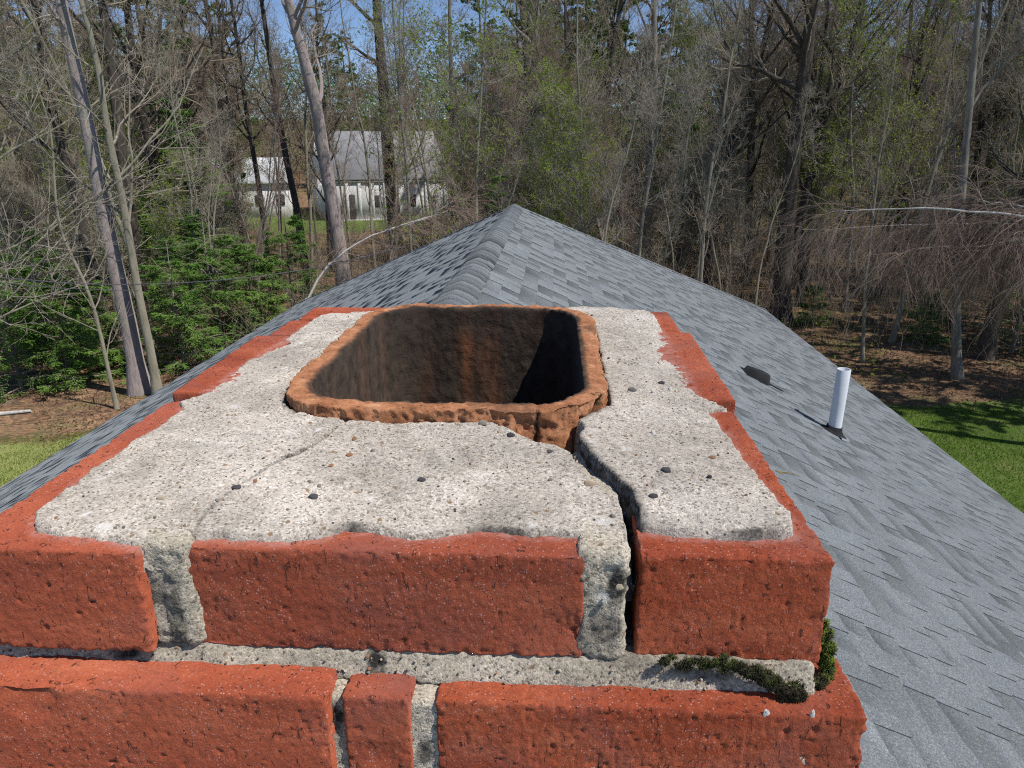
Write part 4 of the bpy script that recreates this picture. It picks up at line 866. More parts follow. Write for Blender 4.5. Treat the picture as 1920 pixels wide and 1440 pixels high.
def hemlock(seed, H, r0, spread=2.2, dens=1.0, tint=.5):
    r_ = np.random.default_rng(seed); tr, cr, fo = MB(), MB(), MB(); P = grow(np.zeros((1, 3)), np.array([[0, 0, 1.]]), np.array([H]), 10, .02, .2, r_); R = taper(np.array([r0]), .12, 10); tr.tubes(P, R, 10)
    S, D, rad, _, tt = kids(P, R, int(70 * dens), .03, .99, 1.4, r_, .12); L = spread * (1.08 - tt) ** .65 * r_.uniform(.6, 1.15, len(tt)); D[:, 2] += .12
    P1 = grow(S, D, L, 7, .07, .02, r_, .16); R1 = taper(np.minimum(rad * .4, .03), .15, 7); cr.tubes(P1, R1, 4)
    S, D, rad, pi, t2 = kids(P1, R1, 12, .12, 1, .85, r_, .15); D[:, 2] = D[:, 2] * .2 - .08; L2 = .34 * L[pi] * (1.15 - t2) + .12; P2 = grow(S, D, L2, 5, .06, 0, r_, .12); cr.tubes(P2, taper(np.clip(rad * .4, .003, .01), .4, 5), 3)
    S, D, rad, pi2, t3 = kids(P2, np.full(P2.shape[:2], .01), 11, .02, 1, .9, r_, .1); D[:, 2] = D[:, 2] * .25 - .05; D = nrm(D)
    ln = (.05 + .09 * (1 - t3)) [:, None] * r_.uniform(.7, 1.2, (len(S), 1)); N = nrm(np.array([0, 0, 1.]) + r_.normal(size=S.shape) * .35); W = nrm(np.cross(D, N)) * .017
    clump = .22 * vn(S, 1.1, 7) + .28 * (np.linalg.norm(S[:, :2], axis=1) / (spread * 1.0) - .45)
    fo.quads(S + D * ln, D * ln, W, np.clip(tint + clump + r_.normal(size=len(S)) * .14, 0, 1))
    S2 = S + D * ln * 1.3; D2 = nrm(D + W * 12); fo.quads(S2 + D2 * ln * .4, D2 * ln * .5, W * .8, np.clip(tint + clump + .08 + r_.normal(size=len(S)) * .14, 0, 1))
    return tr, cr, fo
def place(name, parts, mats, label, cat, loc, rz=0, s=1, group=None):
    o = thing(name, label, cat, loc, group); o.rotation_euler = (0, 0, rz); o.scale = (s, s, s)
    for (nm, mb), mt in zip((('trunk', parts[0]), ('crown', parts[1]), ('foliage', parts[2])), mats):
        if mb.V:
            me = mb.mesh(nm, mt, 'tint' if nm == 'foliage' else None, smooth=(nm != 'foliage')); c = bpy.data.objects.new(nm, me); COL.objects.link(c); c.parent = o
    return o
def dup(root, loc, rz, s, label, group, sz=None):
    r = root.copy(); COL.objects.link(r); r.location = loc; r.rotation_euler = (0, 0, rz); r.scale = (s, s, sz or s); r['label'] = label; r['group'] = group
    for ch in root.children:
        c = ch.copy(); COL.objects.link(c); c.parent = r
    return r

# ---- trees one can tell apart: trunks follow their leaning lines at their own distance
def lean_tree(px, Y, r0, seed, mats, name, label, extra=0., dy=0., **kw):
    """px: photo points from base to where the trunk leaves the frame; Y its distance; dy lean away"""
    px = np.array(px, float); n = len(px); Yv = Y + dy * np.linspace(0, 1, n); pts = np.array([ony(a, b, c) for (a, b), c in zip(px, Yv)])
    base = pts[0].copy(); g = float(gz(base[0], base[1])); 
    tail = pts[-1] - pts[-2]; tail = tail / np.linalg.norm(tail); tail = nrm(tail + np.array([0, 0, .4]))
    if extra: pts = np.vstack([pts] + [pts[-1] + tail * extra * k / 3 + np.array([.12 * math.sin(seed + k), 0, 0]) * k for k in (1, 2, 3)])
    pts[0, 2] = min(pts[0, 2], g); 
    if pts[0, 2] > g - .01: pts[0, 2] = g - .05
    s = np.concatenate([[0], np.cumsum(np.linalg.norm(np.diff(pts, axis=0), axis=1))]); u = np.linspace(0, s[-1], 18); Pp = np.stack([np.interp(u, s, pts[:, i]) for i in range(3)], 1)
    Pp[1:-1] = (Pp[:-2] + Pp[1:-1] * 2 + Pp[2:]) / 4
    o0 = Pp[0].copy(); parts = bare_tree(seed, s[-1], r0, trunk_pts=Pp - o0, **kw)
    return place(name, parts, mats, label, 'tree', tuple(o0))
LT = lean_tree
LT([(262, 728), (248, 640), (232, 560), (212, 490), (192, 385), (168, 250), (142, 130), (112, 0)], 17.2, .215, 1, (BARK_PINK, TWIG_GREY, BUD), 'maple_tree', 'thick smooth pinkish-grey trunk standing at the edge of the leaf litter by the hemlock bushes', 6, nl=12, t0=.55, limb=.20)
LT([(292, 715), (280, 640), (266, 590), (254, 520), (240, 430), (222, 330), (200, 250), (193, 200), (186, 110), (150, 0)], 16.9, .105, 2, (BARK_PALE, TWIG_GREY, BUD), 'slender_maple', 'slim pale olive-grey trunk leaning close beside the thick pinkish one', 4, nl=15, t0=.28, limb=.32, lang=1.15, up=.04, thin=.8, twigs=(5, 4, 2))
LT([(205, 590), (180, 540), (150, 400), (118, 290), (95, 180), (60, 0)], 21, .17, 3, (BARK_DARK, TWIG, BUD), 'dark_pine_trunk', 'dark straight trunk rising behind the hemlock bushes, nearest the edge of the wood', 5, nl=14, t0=.35)
LT([(262, 560), (246, 400), (225, 260), (208, 120), (192, 0)], 23, .21, 4, (BARK_DARK, TWIG, BUD), 'dark_oak', 'dark rough trunk standing just behind the slim pale tree', 6, nl=14, t0=.3)
LT([(466, 470), (450, 410), (430, 330), (416, 210), (402, 90), (385, 0)], 34, .21, 5, (BARK_RED, TWIG, BUD), 'flaking_tree', 'tall trunk with rusty orange flaked bark in front of the shed', 5, nl=12, t0=.4)
LT([(645, 505), (632, 430), (612, 320), (600, 250), (590, 170), (562, 90), (540, 0)], 29, .31, 6, (BARK_PINK, TWIG_GREY, BUD), 'maple_tree', 'tall grey trunk crossing the corner of the neighbour house roof', 6, nl=15, t0=.40, limb=.3, thin=.9)
LT([(742, 430), (735, 360), (726, 270), (716, 130), (705, 0)], 37, .37, 7, (BARK_DARK, TWIG, BUD), 'pine_trunk', 'straight dark trunk standing before the porch of the neighbour house', 6, nl=9, t0=.5)
LT([(1006, 430), (1008, 300), (1010, 170), (1008, 80), (1003, 0)], 38, .36, 8, (BARK_PINK, TWIG_GREY, BUD), 'twin_maple', 'pale grey trunk rising straight behind the roof peak, sunlit on one side', 5, nl=12, t0=.45)
LT([(992, 430), (992, 300), (990, 170), (984, 80), (978, 0)], 39.5, .26, 9, (BARK_DARK, TWIG, BUD), 'twin_oak', 'near-black trunk pressed against the pale one behind the roof peak', 5, nl=12, t0=.45)
LT([(1128, 440), (1126, 330), (1132, 230), (1146, 120), (1152, 60), (1168, 0)], 34, .20, 10, (BARK_DARK, TWIG_RED, BUD), 'forked_tree', 'dark curving trunk that forks high up between roof peak and the right hip', 4, nl=20, t0=.42, limb=.34, up=.18)
LT([(1208, 500), (1214, 400), (1218, 300), (1228, 150), (1226, 0)], 30, .20, 11, (BARK_GREY, TWIG, BUD), 'grey_oak', 'brown-grey trunk above the middle of the right-hand hip of the roof', 5, nl=14, t0=.35)
LT([(1462, 610), (1468, 480), (1478, 380), (1488, 280), (1503, 170), (1516, 90), (1522, 0)], 26, .33, 12, (BARK_DARK, TWIG, BUD), 'big_pine_trunk', 'biggest near-black trunk, standing beyond the right eave corner of the roof', 5, nl=12, t0=.45)
LT([(1502, 600), (1500, 500), (1508, 400), (1522, 330), (1530, 200)], 28, .15, 13, (BARK_DARK, TWIG, BUD), 'dark_oak', 'thinner dark trunk just right of the biggest one beyond the eave corner', 5, nl=12, t0=.4)
LT([(1795, 718), (1792, 640), (1794, 540), (1800, 400), (1812, 260), (1826, 120), (1835, 0)], 19.2, .12, 14, (BARK_GREY, TWIG_GREY, BUD), 'grey_maple', 'straight mottled grey trunk at the edge of the shaded litter beyond the white pipe', 5, nl=14, t0=.45)
LT([(1852, 640), (1866, 580), (1882, 520), (1908, 420), (1925, 340)], 21, .21, 15, (BARK_DARK, TWIG, BUD), 'leaning_tree', 'dark trunk leaning outward beside the mottled grey trunk', 5, nl=12, t0=.4)
LT([(1812, 470), (1822, 380), (1834, 280), (1848, 150), (1858, 0)], 31, .15, 16, (BARK_DARK, TWIG, BUD), 'dark_oak', 'first of three near-black trunks spreading upward behind the white birch limb', 4, nl=14, t0=.3, limb=.3)
LT([(1836, 460), (1850, 330), (1868, 240), (1880, 120), (1886, 0)], 31, .17, 17, (BARK_DARK, TWIG, BUD), 'dark_oak', 'middle of three near-black trunks spreading upward behind the white birch limb', 4, nl=14, t0=.3, limb=.3)
LT([(1876, 460), (1884, 330), (1900, 200), (1912, 0)], 32, .14, 18, (BARK_DARK, TWIG, BUD), 'dark_oak', 'last and slimmest of the three near-black trunks by the frame edge', 4, nl=14, t0=.3, limb=.3)
LT([(852, 440), (850, 360), (849, 280), (846, 150), (842, 0)], 36, .17, 19, (BARK_GREY, TWIG, BUD), 'crooked_oak', 'grey trunk with a crooked side limb just right of the neighbour house', 4, nl=16, t0=.2, limb=.2)
LT([(497, 440), (488, 360), (472, 270), (458, 190), (450, 100), (432, 0)], 31, .13, 20, (BARK_DARK, TWIG, BUD), 'dark_sapling', 'slim dark trunk crossing the white wing of the neighbour house', 4, nl=14, t0=.35)
LT([(572, 480), (560, 400), (540, 320), (520, 200), (503, 90), (490, 0)], 30, .16, 21, (BARK_DARK, TWIG, BUD), 'dark_sapling', 'bent dark trunk between the white wing and the pale grey house roof', 4, nl=14, t0=.35)
LT([(1092, 445), (1090, 330), (1090, 220), (1080, 120), (1084, 0)], 24, .065, 22, (BARK_PALE, TWIG_GREY, BUD), 'pale_sapling', 'thin cream-barked stem against dark brush above the right of the roof peak', 3, nl=20, t0=.2, limb=.2, thin=.8)
LT([(1196, 470), (1204, 400), (1220, 330), (1240, 200), (1262, 60), (1270, 0)], 22, .06, 23, (BARK_PALE, TWIG_GREY, BUD), 'pale_sapling', 'thin pale stem bowing outward from behind the right-hand hip', 3, nl=20, t0=.2, limb=.2, thin=.8)
LT([(890, 420), (893, 330), (898, 240), (906, 120), (912, 0)], 23, .055, 24, (BARK_PALE, TWIG_GREY, BUD), 'budding_sapling', 'thin stem with fresh yellow-green leaves standing left of the roof peak', 3, nl=26, t0=.1, limb=.22, thin=.8, leaf=.5)
LT([(1600, 470), (1602, 360), (1592, 260), (1598, 150), (1610, 60)], 27, .07, 25, (BARK_GREY, TWIG_GREY, BUD), 'budding_sapling', 'slender tree with a yellow-green flush of leaves above the biggest dark trunk', 3, nl=34, t0=.15, limb=.25, thin=.8, leaf=.6)
LT([(770, 440), (764, 330), (752, 220), (744, 120), (735, 20)], 26, .06, 26, (BARK_GREY, TWIG_GREY, BUD), 'budding_sapling', 'slender budding stem just right of the dark trunk before the porch', 3, nl=26, t0=.2, limb=.22, thin=.8, leaf=.4)
LT([(196, 640), (180, 590), (165, 540), (140, 490), (112, 440), (104, 380), (100, 300)], 16, .045, 27, (BARK_PALE, TWIG_GREY, BUD), 'understory_sapling', 'crooked thin grey stem leaning in front of the hemlock bushes', 2, nl=14, t0=.15, limb=.3, thin=.9, twigs=(4, 3, 2), wob=.1)

LT([(-130, 760), (-120, 600), (-100, 400), (-95, 200), (-80, 0)], 15.5, .16, 28, (BARK_PALE, TWIG_GREY, BUD), 'reaching_maple', 'tree just outside the frame whose long pale boughs reach in over the hemlocks', 4, nl=26, t0=.12, limb=.55, lang=1.2, up=.05, thin=.55, twigs=(7, 5, 3))
# ---- prototypes
def proto(name, parts, mats, cat): return place(name, parts, mats, '', cat, (0, 0, -50))
P_OAK = [proto('bare_oak', bare_tree(200 + i, H, r, nl=30, t0=.20, limb=.25, twigs=(8, 5, 4), wob=w), (b, tw, BUD), 'tree') for i, (H, r, b, tw, w) in enumerate(((18, .15, BARK_GREY, TWIG, .07), (16, .12, BARK_DARK, TWIG_RED, .10), (20, .19, BARK_DARK, TWIG, .05), (15, .11, BARK_GREY, TWIG_GREY, .12)))]
P_THICK = [proto('bare_maple', bare_tree(210 + i, H, r, nl=40, t0=.06, limb=.32, lang=.85, up=.15, twigs=(8, 5, 4), wob=.10), (b, tw, BUD), 'tree') for i, (H, r, b, tw) in enumerate(((9, .08, BARK_GREY, TWIG), (11, .09, BARK_GREY, TWIG_RED), (7.5, .06, BARK_PALE, TWIG_GREY)))]
P_SAP = [proto('bare_sapling', sapling(220 + i, H, r, wob=.06), (b, tw, BUD), 'tree') for i, (H, r, b, tw) in enumerate(((10, .05, BARK_PALE, TWIG_GREY), (12, .06, BARK_GREY, TWIG), (9, .045, BARK_GREY, TWIG_RED), (13, .07, BARK_PALE, TWIG)))]
P_BUD = [proto('leafing_sapling', bare_tree(240 + i, H, r, nl=30, t0=.12, limb=.24, lang=.8, up=.12, twigs=(5, 4, 3), leaf=.55, wob=.07), (BARK_GREY, TWIG_GREY, BUD), 'tree') for i, (H, r) in enumerate(((12, .07), (8, .05)))]
P_PINE = [proto('white_pine', pine(260 + i, H, r, t0=t0_, tint=tn), (BARK_DARK, TWIG, NEEDLE), 'tree') for i, (H, r, t0_, tn) in enumerate(((20, .26, .10, .5), (18, .22, .05, .4), (22, .3, .2, .6)))]
P_HEM = [proto('hemlock_bush', hemlock(280 + i, H, r, sp_, tint=tn), (BARK_GREY, TWIG, HEM), 'tree') for i, (H, r, sp_, tn) in enumerate(((4.6, .07, 2.0, .5), (3.4, .05, 1.7, .6), (8.5, .12, 2.3, .4)))]
used_first = set()
def put(protos, i, x, y, s, label, group, sz=None, tilt=0):
    p = protos[i % len(protos)]; loc = (x, y, float(gz(x, y)) - .05); rz = random.uniform(0, 6.28)
    if p.name not in used_first:
        used_first.add(p.name); o = p; o.location = loc; o.scale = (s, s, sz or s); o['label'] = label; o['group'] = group
    else: o = dup(p, loc, rz, s, label, group, sz)
    o.rotation_euler = (random.gauss(0, tilt), random.gauss(0, tilt), rz); return o
# hemlocks: low ones along the litter edge on the left, each told apart by where it grows
HL = [(35, 700, 17.6, 0, 1.0, 'low bright green hemlock bush nearest the lawn corner'), (125, 690, 18.2, 1, 1.05, 'low hemlock bush touching the brown litter, second from the frame edge'), (80, 600, 20.5, 0, 1.05, 'taller hemlock behind the two low bushes at the lawn corner'),
      (190, 640, 20.0, 1, .9, 'small hemlock between the low bushes and the thick pinkish trunk'), (335, 600, 19.3, 0, .95, 'hemlock bush just right of the slim pale trunk'), (400, 570, 21.5, 0, 1.1, 'hemlock behind the left eave, midway along it'),
      (470, 560, 22.5, 1, 1.15, 'yellow-green hemlock above the left eave line'), (545, 520, 24.5, 0, 1.0, 'hemlock beside the foot of the tall grey trunk'), (350, 490, 27, 0, 1.1, 'hemlock in the second rank behind the left eave'), (280, 500, 26, 1, 1.3, 'shaded hemlock directly behind the pale leaning pair'),
      (1900, 640, 21.5, 2, .62, 'dark hemlock behind the outward leaning trunk'), (1740, 560, 23, 1, .5, 'tiny green hemlock beside the mottled grey trunk'), (-10, 560, 22, 2, .6, 'dark hemlock cut by the frame edge on the lawn side'), (425, 440, 34, 0, 1.0, 'dark hemlock at the foot of the rusty flaked tree'), (1530, 540, 25.5, 1, .45, 'small hemlock at the foot of the biggest dark trunk')]
for px, py, Y, k, s, lab in HL:
    X = ony(px, py, Y)[0]; put(P_HEM, k, X, Y, s * (.86 if px < 600 and k < 2 else 1), lab, 'hemlocks at the edge of the wood')
# random fill of the wood
occ = []
def free(x, y, d):
    for (a, b) in occ:
        if abs(a - x) < d and abs(b - y) < d: return False
    occ.append((x, y)); return True
def clear_house(x, y, r=.0):   # keep the neighbour's plot open
    q = x / y; return (-29 < x < -7 and 44 < y < 72) or (-.42 < q < -.13 and 38 < y <= 56)
ZONES = [(200, 'left of the thick pinkish trunk'), (390, 'between the pale leaning pair and rusty tree'), (590, 'around the white wing of the neighbour house'), (825, 'around the grey roof of the neighbour house'), (1000, 'between the neighbour house and the roof peak'),
         (1210, 'between the roof peak and the brown-grey hip trunk'), (1465, 'right of the brown-grey trunk over the hip'), (1795, 'right of the biggest dark trunk'), (99999, 'beyond the mottled grey trunk')]
def px_of(x, y, z=CAMZ):
    p = np.array([x, y, z]) - EYE; return 960 + FPX * (p @ c_r) / (p @ c_f)
ORD = ['nearest', 'second nearest', 'third nearest', 'fourth nearest', 'fifth nearest', 'sixth nearest', 'seventh nearest', 'eighth nearest', 'ninth nearest', 'tenth nearest', 'eleventh nearest', 'twelfth nearest', 'thirteenth nearest', 'fourteenth nearest', 'fifteenth nearest', 'sixteenth nearest'] + ['%dth nearest' % k for k in range(17, 60)]
fill = {}
def scatter(protos, n, y0, y1, s0, s1, what, d=1.2, q0=-.83, q1=.68, avoid=None, pw=1.0, tilt=.05):
    c = 0; tries = 0
    while c < n and tries < n * 60:
        tries += 1; y = y0 + (y1 - y0) * rng.random() ** pw; q = rng.uniform(q0, q1); x = q * y
        if clear_house(x, y) or (avoid and avoid(x, y)) or not free(x, y, d): continue
        o = put(protos, int(rng.integers(len(protos))), x, y, rng.uniform(s0, s1), '', '', tilt=tilt); c += 1
        z = next(zn for lim, zn in ZONES if px_of(x, y) < lim); fill.setdefault((what, z), []).append((y, o))
nearhouse = lambda x, y: -.44 < x / y < -.11 and y < 56
scatter(P_OAK, 34, 27, 46, .8, 1.05, 'bare tall tree', 1.6, avoid=nearhouse)
scatter(P_OAK, 2, 30, 54, .6, .75, 'bare tall tree', 1.3, -.42, -.12)
scatter(P_SAP, 16, 30, 52, .8, 1.15, 'thin bare sapling', .6, -.42, -.12)
scatter(P_OAK, 18, 46, 90, .7, .95, 'bare tall tree', 2.4)
scatter(P_THICK, 34, 23, 44, .7, 1.0, 'bushy bare tree', 1.1, avoid=lambda x, y: nearhouse(x, y) or (x > 4 and y < 27))
scatter(P_THICK, 20, 44, 75, 1.1, 1.7, 'bushy bare tree', 2)
scatter(P_SAP, 62, 19.5, 40, .7, 1.1, 'thin bare sapling', .8, avoid=lambda x, y: (-.42 < x / y < -.11 and rng.random() < .6), tilt=.09)
scatter(P_BUD, 44, 21, 46, .7, 1.15, 'leafing young tree', 1.0, avoid=lambda x, y: (-.40 < x / y < -.16) or (x > 4 and y < 25), tilt=.07)
scatter(P_PINE, 34, 50, 85, .75, 1.05, 'green pine', 2.6, -.80, .66)
scatter(P_PINE, 8, 24, 40, .55, .85, 'green pine', 2.2, -.82, -.50)
scatter(P_PINE, 10, 32, 46, .55, .8, 'green pine', 2.2, .22, .66)
scatter(P_PINE, 10, 34, 50, .55, .8, 'green pine', 2.2, -.10, .25)
scatter(P_PINE, 4, 58, 66, .8, .9, 'green pine', 2.2, -.5, -.42)
scatter(P_HEM[2:], 16, 27, 46, .6, 1.0, 'dark hemlock', 1.5, -.75, .62, avoid=nearhouse)
for (what, z), L_ in fill.items():
    L_.sort(key=lambda a: a[0])
    for k, (y, o) in enumerate(L_):
        o['label'] = ('%s %s %s' % (ORD[k], what, z)) if len(L_) > 1 else ('only %s %s' % (what, z)); o['group'] = what + 's in the wood'
# trees beside the house whose shade falls on the side lawn
for i, (x, y, s, k) in enumerate(((15.5, 13.5, .75, 'the one level with the white pipe'), (17.5, 16.5, .8, 'the one nearest the mottled grey trunk'), (14.5, 17.8, .6, 'the one at the litter edge'), (19, 10.5, .8, 'the one nearest the chimney'), (20, 14, .8, 'the outermost one'), (18, 20, .75, 'behind the one by the mottled grey trunk'), (21, 23, .8, 'farther along the wood edge'), (19.5, 26, .8, 'in the second rank of the wood edge'), (24, 29, .8, 'deepest in the wood'), (23, 19, .8, 'outermost along the wood edge'), (16.3, 22.5, .6, 'small one at the wood edge'))):
    put(P_PINE if i % 2 == 0 or i > 4 else P_OAK, i, x, y, s, 'tree beyond the frame shading the side lawn, ' + k, 'trees beside the lawn')
# ---- drooping birch reaching in from the right, and a birch limb on the left
def birch(px_limbs, Y, seed, nm, label, trunk_px, droop=.5, per=16, ln=1.3):
    r_ = np.random.default_rng(seed); tr, cr = MB(), MB(); tp = np.array([ony(a, b, c) for a, b, c in trunk_px]); o0 = tp[0].copy(); o0[2] = float(gz(o0[0], o0[1])) - .05; tp[0] = o0
    s = np.linspace(0, len(tp) - 1, 14); P = np.stack([np.interp(s, range(len(tp)), tp[:, i]) for i in range(3)], 1)[None] - o0; tr.tubes(P, taper(np.array([.13]), .4, 14), 12)
    for pts, r0 in px_limbs:
        q = np.array([ony(a, b, c) for a, b, c in pts]); s = np.linspace(0, len(q) - 1, 14); P = np.stack([np.interp(s, range(len(q)), q[:, i]) for i in range(3)], 1)[None] - o0
        P[0, 1:-1] += r_.normal(size=(12, 3)) * .02; R = taper(np.array([r0]), .18, 14); tr.tubes(P, R, 8)
        S, D, rad, pi, t = kids(P, R, per, .12, 1, .7, r_); D[:, 2] -= .25; P1 = grow(S, D, ln * r_.uniform(.4, 1.1, len(S)), 7, .12, 0, r_, droop); R1 = taper(np.clip(rad * .55, .006, .014), .35, 7); cr.tubes(P1, R1, 4)
        S, D, rad, pi, t = kids(P1, R1, 8, .1, 1, .5, r_); P2 = grow(S, D, .6 * ln * r_.uniform(.4, 1.1, len(S)), 6, .12, 0, r_, droop * 1.1); cr.tubes(P2, taper(np.full(len(S), .0050), .5, 6), 3)
        S, D, rad, pi, t = kids(P2, np.full(P2.shape[:2], .003), 4, .1, 1, .5, r_); P3 = grow(S, D, .3 * ln * r_.uniform(.4, 1.1, len(S)), 4, .12, 0, r_, droop); cr.tubes(P3, taper(np.full(len(S), .0034), .6, 4), 3)
    return place(nm, (tr, cr, MB()), (BARK_WHITE, TWIG_RED, BUD), label, 'tree', tuple(o0))
birch([([(2060, 425, 14.5), (1920, 406, 14.6), (1840, 396, 14.7), (1700, 391, 15), (1560, 396, 15.4)], .034), ([(2060, 410, 14.6), (1920, 387, 14.8), (1830, 373, 15.1)], .026), ([(2060, 460, 14), (1960, 440, 14.3), (1850, 460, 14.6), (1700, 470, 15)], .018), ([(2060, 440, 14.8), (1900, 420, 15.6), (1700, 420, 16.4), (1500, 430, 17)], .018), ([(2060, 470, 15), (1900, 450, 16.4), (1760, 440, 17)], .016)], 14, 71, 'weeping_birch', 'birch reaching in with a white limb and a curtain of drooping brown twigs',
      [(2060, 900, 14.4), (2070, 650, 14.4), (2062, 440, 14.5), (2075, 100, 14.6)], droop=.42, per=34, ln=1.7)
birch([([(560, 600, 18.2), (610, 500, 18.4), (650, 468, 18.6), (722, 432, 18.8), (790, 412, 19), (840, 395, 19.2)], .034), ([(722, 432, 18.8), (800, 410, 19), (860, 370, 19.4)], .012)], 18, 72, 'bent_birch', 'bent white birch stem arching over from the left eave towards the roof peak', [(560, 690, 18.1), (560, 640, 18.15), (562, 600, 18.2), (575, 560, 18.2)], droop=.08, per=16, ln=1.0)
# ---- sagging service cables on the left
def cable(pts, r, lab):
    q = np.array([ony(*p) for p in pts]); s = np.linspace(0, len(q) - 1, 60)
    from_ = np.stack([np.interp(s, range(len(q)), q[:, i]) for i in range(3)], 1)
    for _ in range(8): from_[1:-1] = (from_[:-2] + 2 * from_[1:-1] + from_[2:]) / 4
    m = MB(); m.tubes(from_[None], np.full((1, 60), r), 6); o = obj('service_cable', m.mesh('service_cable', CAB)); o['label'] = lab; o['category'] = 'cable'; o['group'] = 'service cables'
CAB = mat_plain('cable_grey', [(.3, (.10, .10, .11)), (.7, (.16, .16, .17))], 2, rough=None)
cable([(-120, 512, 13.5), (0, 520, 13.8), (120, 531, 14.1), (220, 534, 14.5), (340, 531, 15), (480, 520, 15.8), (620, 498, 16.8), (760, 462, 18.2)], .011, 'upper grey cable sagging in front of the thick pinkish trunk')
cable([(-120, 524, 13.4), (0, 530, 13.7), (120, 541, 14.0), (260, 545, 14.6)], .008, 'lower thin cable just under the upper one, ending at the pale leaning trunks')

# ---- ground cover
BROWNM = mat_plain('far_twigs', [(0., (.12, .09, .075)), (.5, (.22, .17, .14)), (1., (.32, .27, .21))], 1, 0, 'tint')
def stems(n, y0, y1, q0, q1, h0, h1, seed, mat, nm, keep=None, rad=.006, lean=.35):
    r_ = np.random.default_rng(seed); y = y0 + (y1 - y0) * r_.random(n) ** .8; x = r_.uniform(q0, q1, n) * y; k = ~((x > -28) & (x < -8) & (y > 51) & (y < 72))
    if keep is not None: k &= keep(x, y)
    x, y = x[k], y[k]; S = np.stack([x, y, gz(x, y) - .03], 1); D = np.stack([r_.normal(size=len(x)) * lean, r_.normal(size=len(x)) * lean, np.ones(len(x))], 1); m = MB()
    P = grow(S, D, r_.uniform(h0, h1, len(x)), 6, .14, .03, r_); R = taper(rad * r_.uniform(.6, 1.5, len(x)), .3, 6); m.tubes(P, R, 3)
    S, D, rr_, _, _ = kids(P, R, 6, .2, 1, .7, r_); P2 = grow(S, D, r_.uniform(.15, .7, len(S)), 4, .2, .03, r_); m.tubes(P2, taper(np.full(len(S), rad * .55), .4, 4), 3)
    o = obj(nm, m.mesh(nm, mat), kind='stuff'); return o
o = stems(7000, 19.5, 44, -.80, .68, .6, 3.6, 91, TWIG, 'brushwood', lambda x, y: ~((x > 5) & (y < 24)) | (np.random.default_rng(1).random(len(x)) < .12)); o['label'] = 'brown tangle of brush between the trunks'; o['category'] = 'brush'
o = stems(2600, 20, 60, -.78, .68, .5, 1.8, 92, TWIG_RED, 'brushwood', lambda x, y: ~((x > 5) & (y < 26))); o['label'] = 'reddish brush deep between the trunks'; o['category'] = 'brush'
def leaves_low(n, y0, y1, q0, q1, seed, mat, size, nm, zmax, fn=None, lab='', tint=.5, thr=.05):
    r_ = np.random.default_rng(seed); y = y0 + (y1 - y0) * r_.random(n) ** .8; x = r_.uniform(q0, q1, n) * y; P = np.stack([x, y, 0 * x], 1); k = (fbm(P, .35, 3, seed) > thr)
    if fn is not None: k &= fn(x, y)
    x, y = x[k], y[k]; C = np.stack([x, y, gz(x, y) + r_.random(len(x)) ** 2 * zmax * (1 + vn(P[k], .8, 4))], 1); m = MB(); leaf_quads(m, C, size, r_, tint, .6)
    o = obj(nm, m.mesh(nm, mat, 'tint', smooth=False), kind='stuff'); o['label'] = lab; o['category'] = 'undergrowth'
plot = lambda x, y: ~((x > -28) & (x < -8) & (y > 50) & (y < 72))
leaves_low(60000, 19, 60, -.80, .68, 93, BUD, .045, 'undergrowth', .8, plot, 'fresh green low growth on the floor of the wood', .45, .12)
def far_wood(n, y0, y1, zt, seed, mat, size, lab, q0=-1.1, q1=1.0, thr=-.15):
    r_ = np.random.default_rng(seed); y = r_.uniform(y0, y1, n); x = r_.uniform(q0, q1, n) * y; P = np.stack([x, y, 0 * x], 1); top_ = zt * (.75 + .45 * fbm(P, .09, 3, seed)); z = r_.random(n) ** .75 * top_
    Pz = np.stack([x, y, z], 1); k = (fbm(Pz, .22, 3, seed + 1) + .5 * fbm(P, .05, 2, seed + 2)) > thr; C = Pz[k]; C[:, 2] += gz(C[:, 0], C[:, 1]); m = MB(); tn = .5 + .5 * fbm(C, .3, 2, 5); leaf_quads(m, C, size * 1.5, r_, tn, .2)
    o = obj('far_wood', m.mesh('far_wood', mat, 'tint', smooth=False), kind='stuff'); o['label'] = lab; o['category'] = 'wood'
far_wood(230000, 80, 140, 18, 401, NEEDLE, .24, 'green mass of far evergreens closing the view')
far_wood(170000, 76, 130, 18, 402, BROWNM, .14, 'brown haze of far bare crowns closing the view', thr=-.2)
leaves_low(26000, 40, 75, -.6, .66, 94, HEM, .08, 'undergrowth', 1.5, plot, 'darker green low growth far back in the wood', .6, .1)
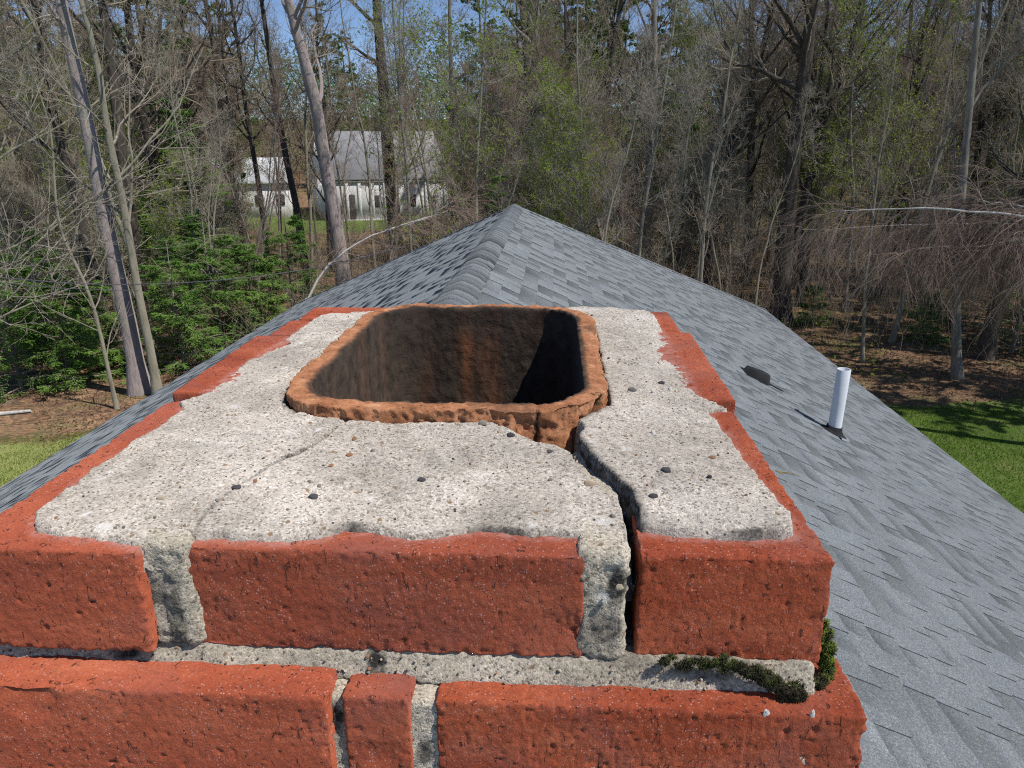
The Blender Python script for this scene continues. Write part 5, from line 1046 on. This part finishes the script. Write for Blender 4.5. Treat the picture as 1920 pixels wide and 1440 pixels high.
LEAFM = mat_plain('dead_leaves', [(0., (.10, .06, .035)), (.5, (.25, .16, .095)), (1., (.46, .34, .23))], 1, .1, 'tint')
leaves_low(60000, 13, 27, -.80, .70, 95, LEAFM, .034, 'leaf_litter', .04, lambda x, y: (wood_edge(x, y) > -.5 + .8 * np.random.default_rng(3).normal(size=len(x)) * .5) & ((x < -4) | (x > 4)), 'tan dead leaves scattered where lawn meets wood', .5, -9)
def lawn(n, x0, x1, y0, y1, seed, lab):
    r_ = np.random.default_rng(seed); x = r_.uniform(x0, x1, n); y = r_.uniform(y0, y1, n); k = (wood_edge(x, y) < .4) ; x, y = x[k], y[k]; P = np.stack([x, y, 0 * x], 1)
    h = r_.uniform(.03, .07, len(x)) * (1 + .5 * fbm(P, .9, 2, 3)); a = r_.uniform(0, 6.28, len(x)); D = np.stack([np.cos(a) * .4, np.sin(a) * .4, np.ones(len(x))], 1) * h[:, None]; W = np.stack([-np.sin(a), np.cos(a), 0 * a], 1) * .005
    m = MB(); S = np.stack([x, y, gz(x, y) - .01], 1); m.quads(S + D * .5, D * .5, W, np.clip((.62 if x0 < 0 else .28) + .35 * fbm(P, .8, 3, 9) + r_.normal(size=len(x)) * .15, 0, 1))
    o = obj('grass', m.mesh('grass', GRASS, 'tint', smooth=False), kind='stuff'); o['label'] = lab; o['category'] = 'grass'
GRASS = mat_plain('grass_blades', [(0., (.06, .14, .015)), (.5, (.13, .23, .03)), (1., (.32, .32, .12))], 1, .3, 'tint')
lawn(90000, -13, -6.2, 7, 16, 96, 'dry-tipped mown grass on the sunny side of the house'); lawn(90000, 4.9, 13, 6, 17, 97, 'green mown grass on the shaded side of the house')
# fallen sticks and one pale log on the litter
lg = MB(); a, b = ony(0, 768, 15.6), ony(57, 763, 15.8); a[2] = float(gz(a[0], a[1])) + .05; b[2] = float(gz(b[0], b[1])) + .05
lg.tubes(np.array([[a - (b - a), a, b]]), np.array([[.05, .05, .035]]), 8); o = obj('fallen_branch', lg.mesh('fallen_branch', BARK_WHITE)); o['label'] = 'pale bare branch lying on the brown litter by the lawn corner'; o['category'] = 'branch'
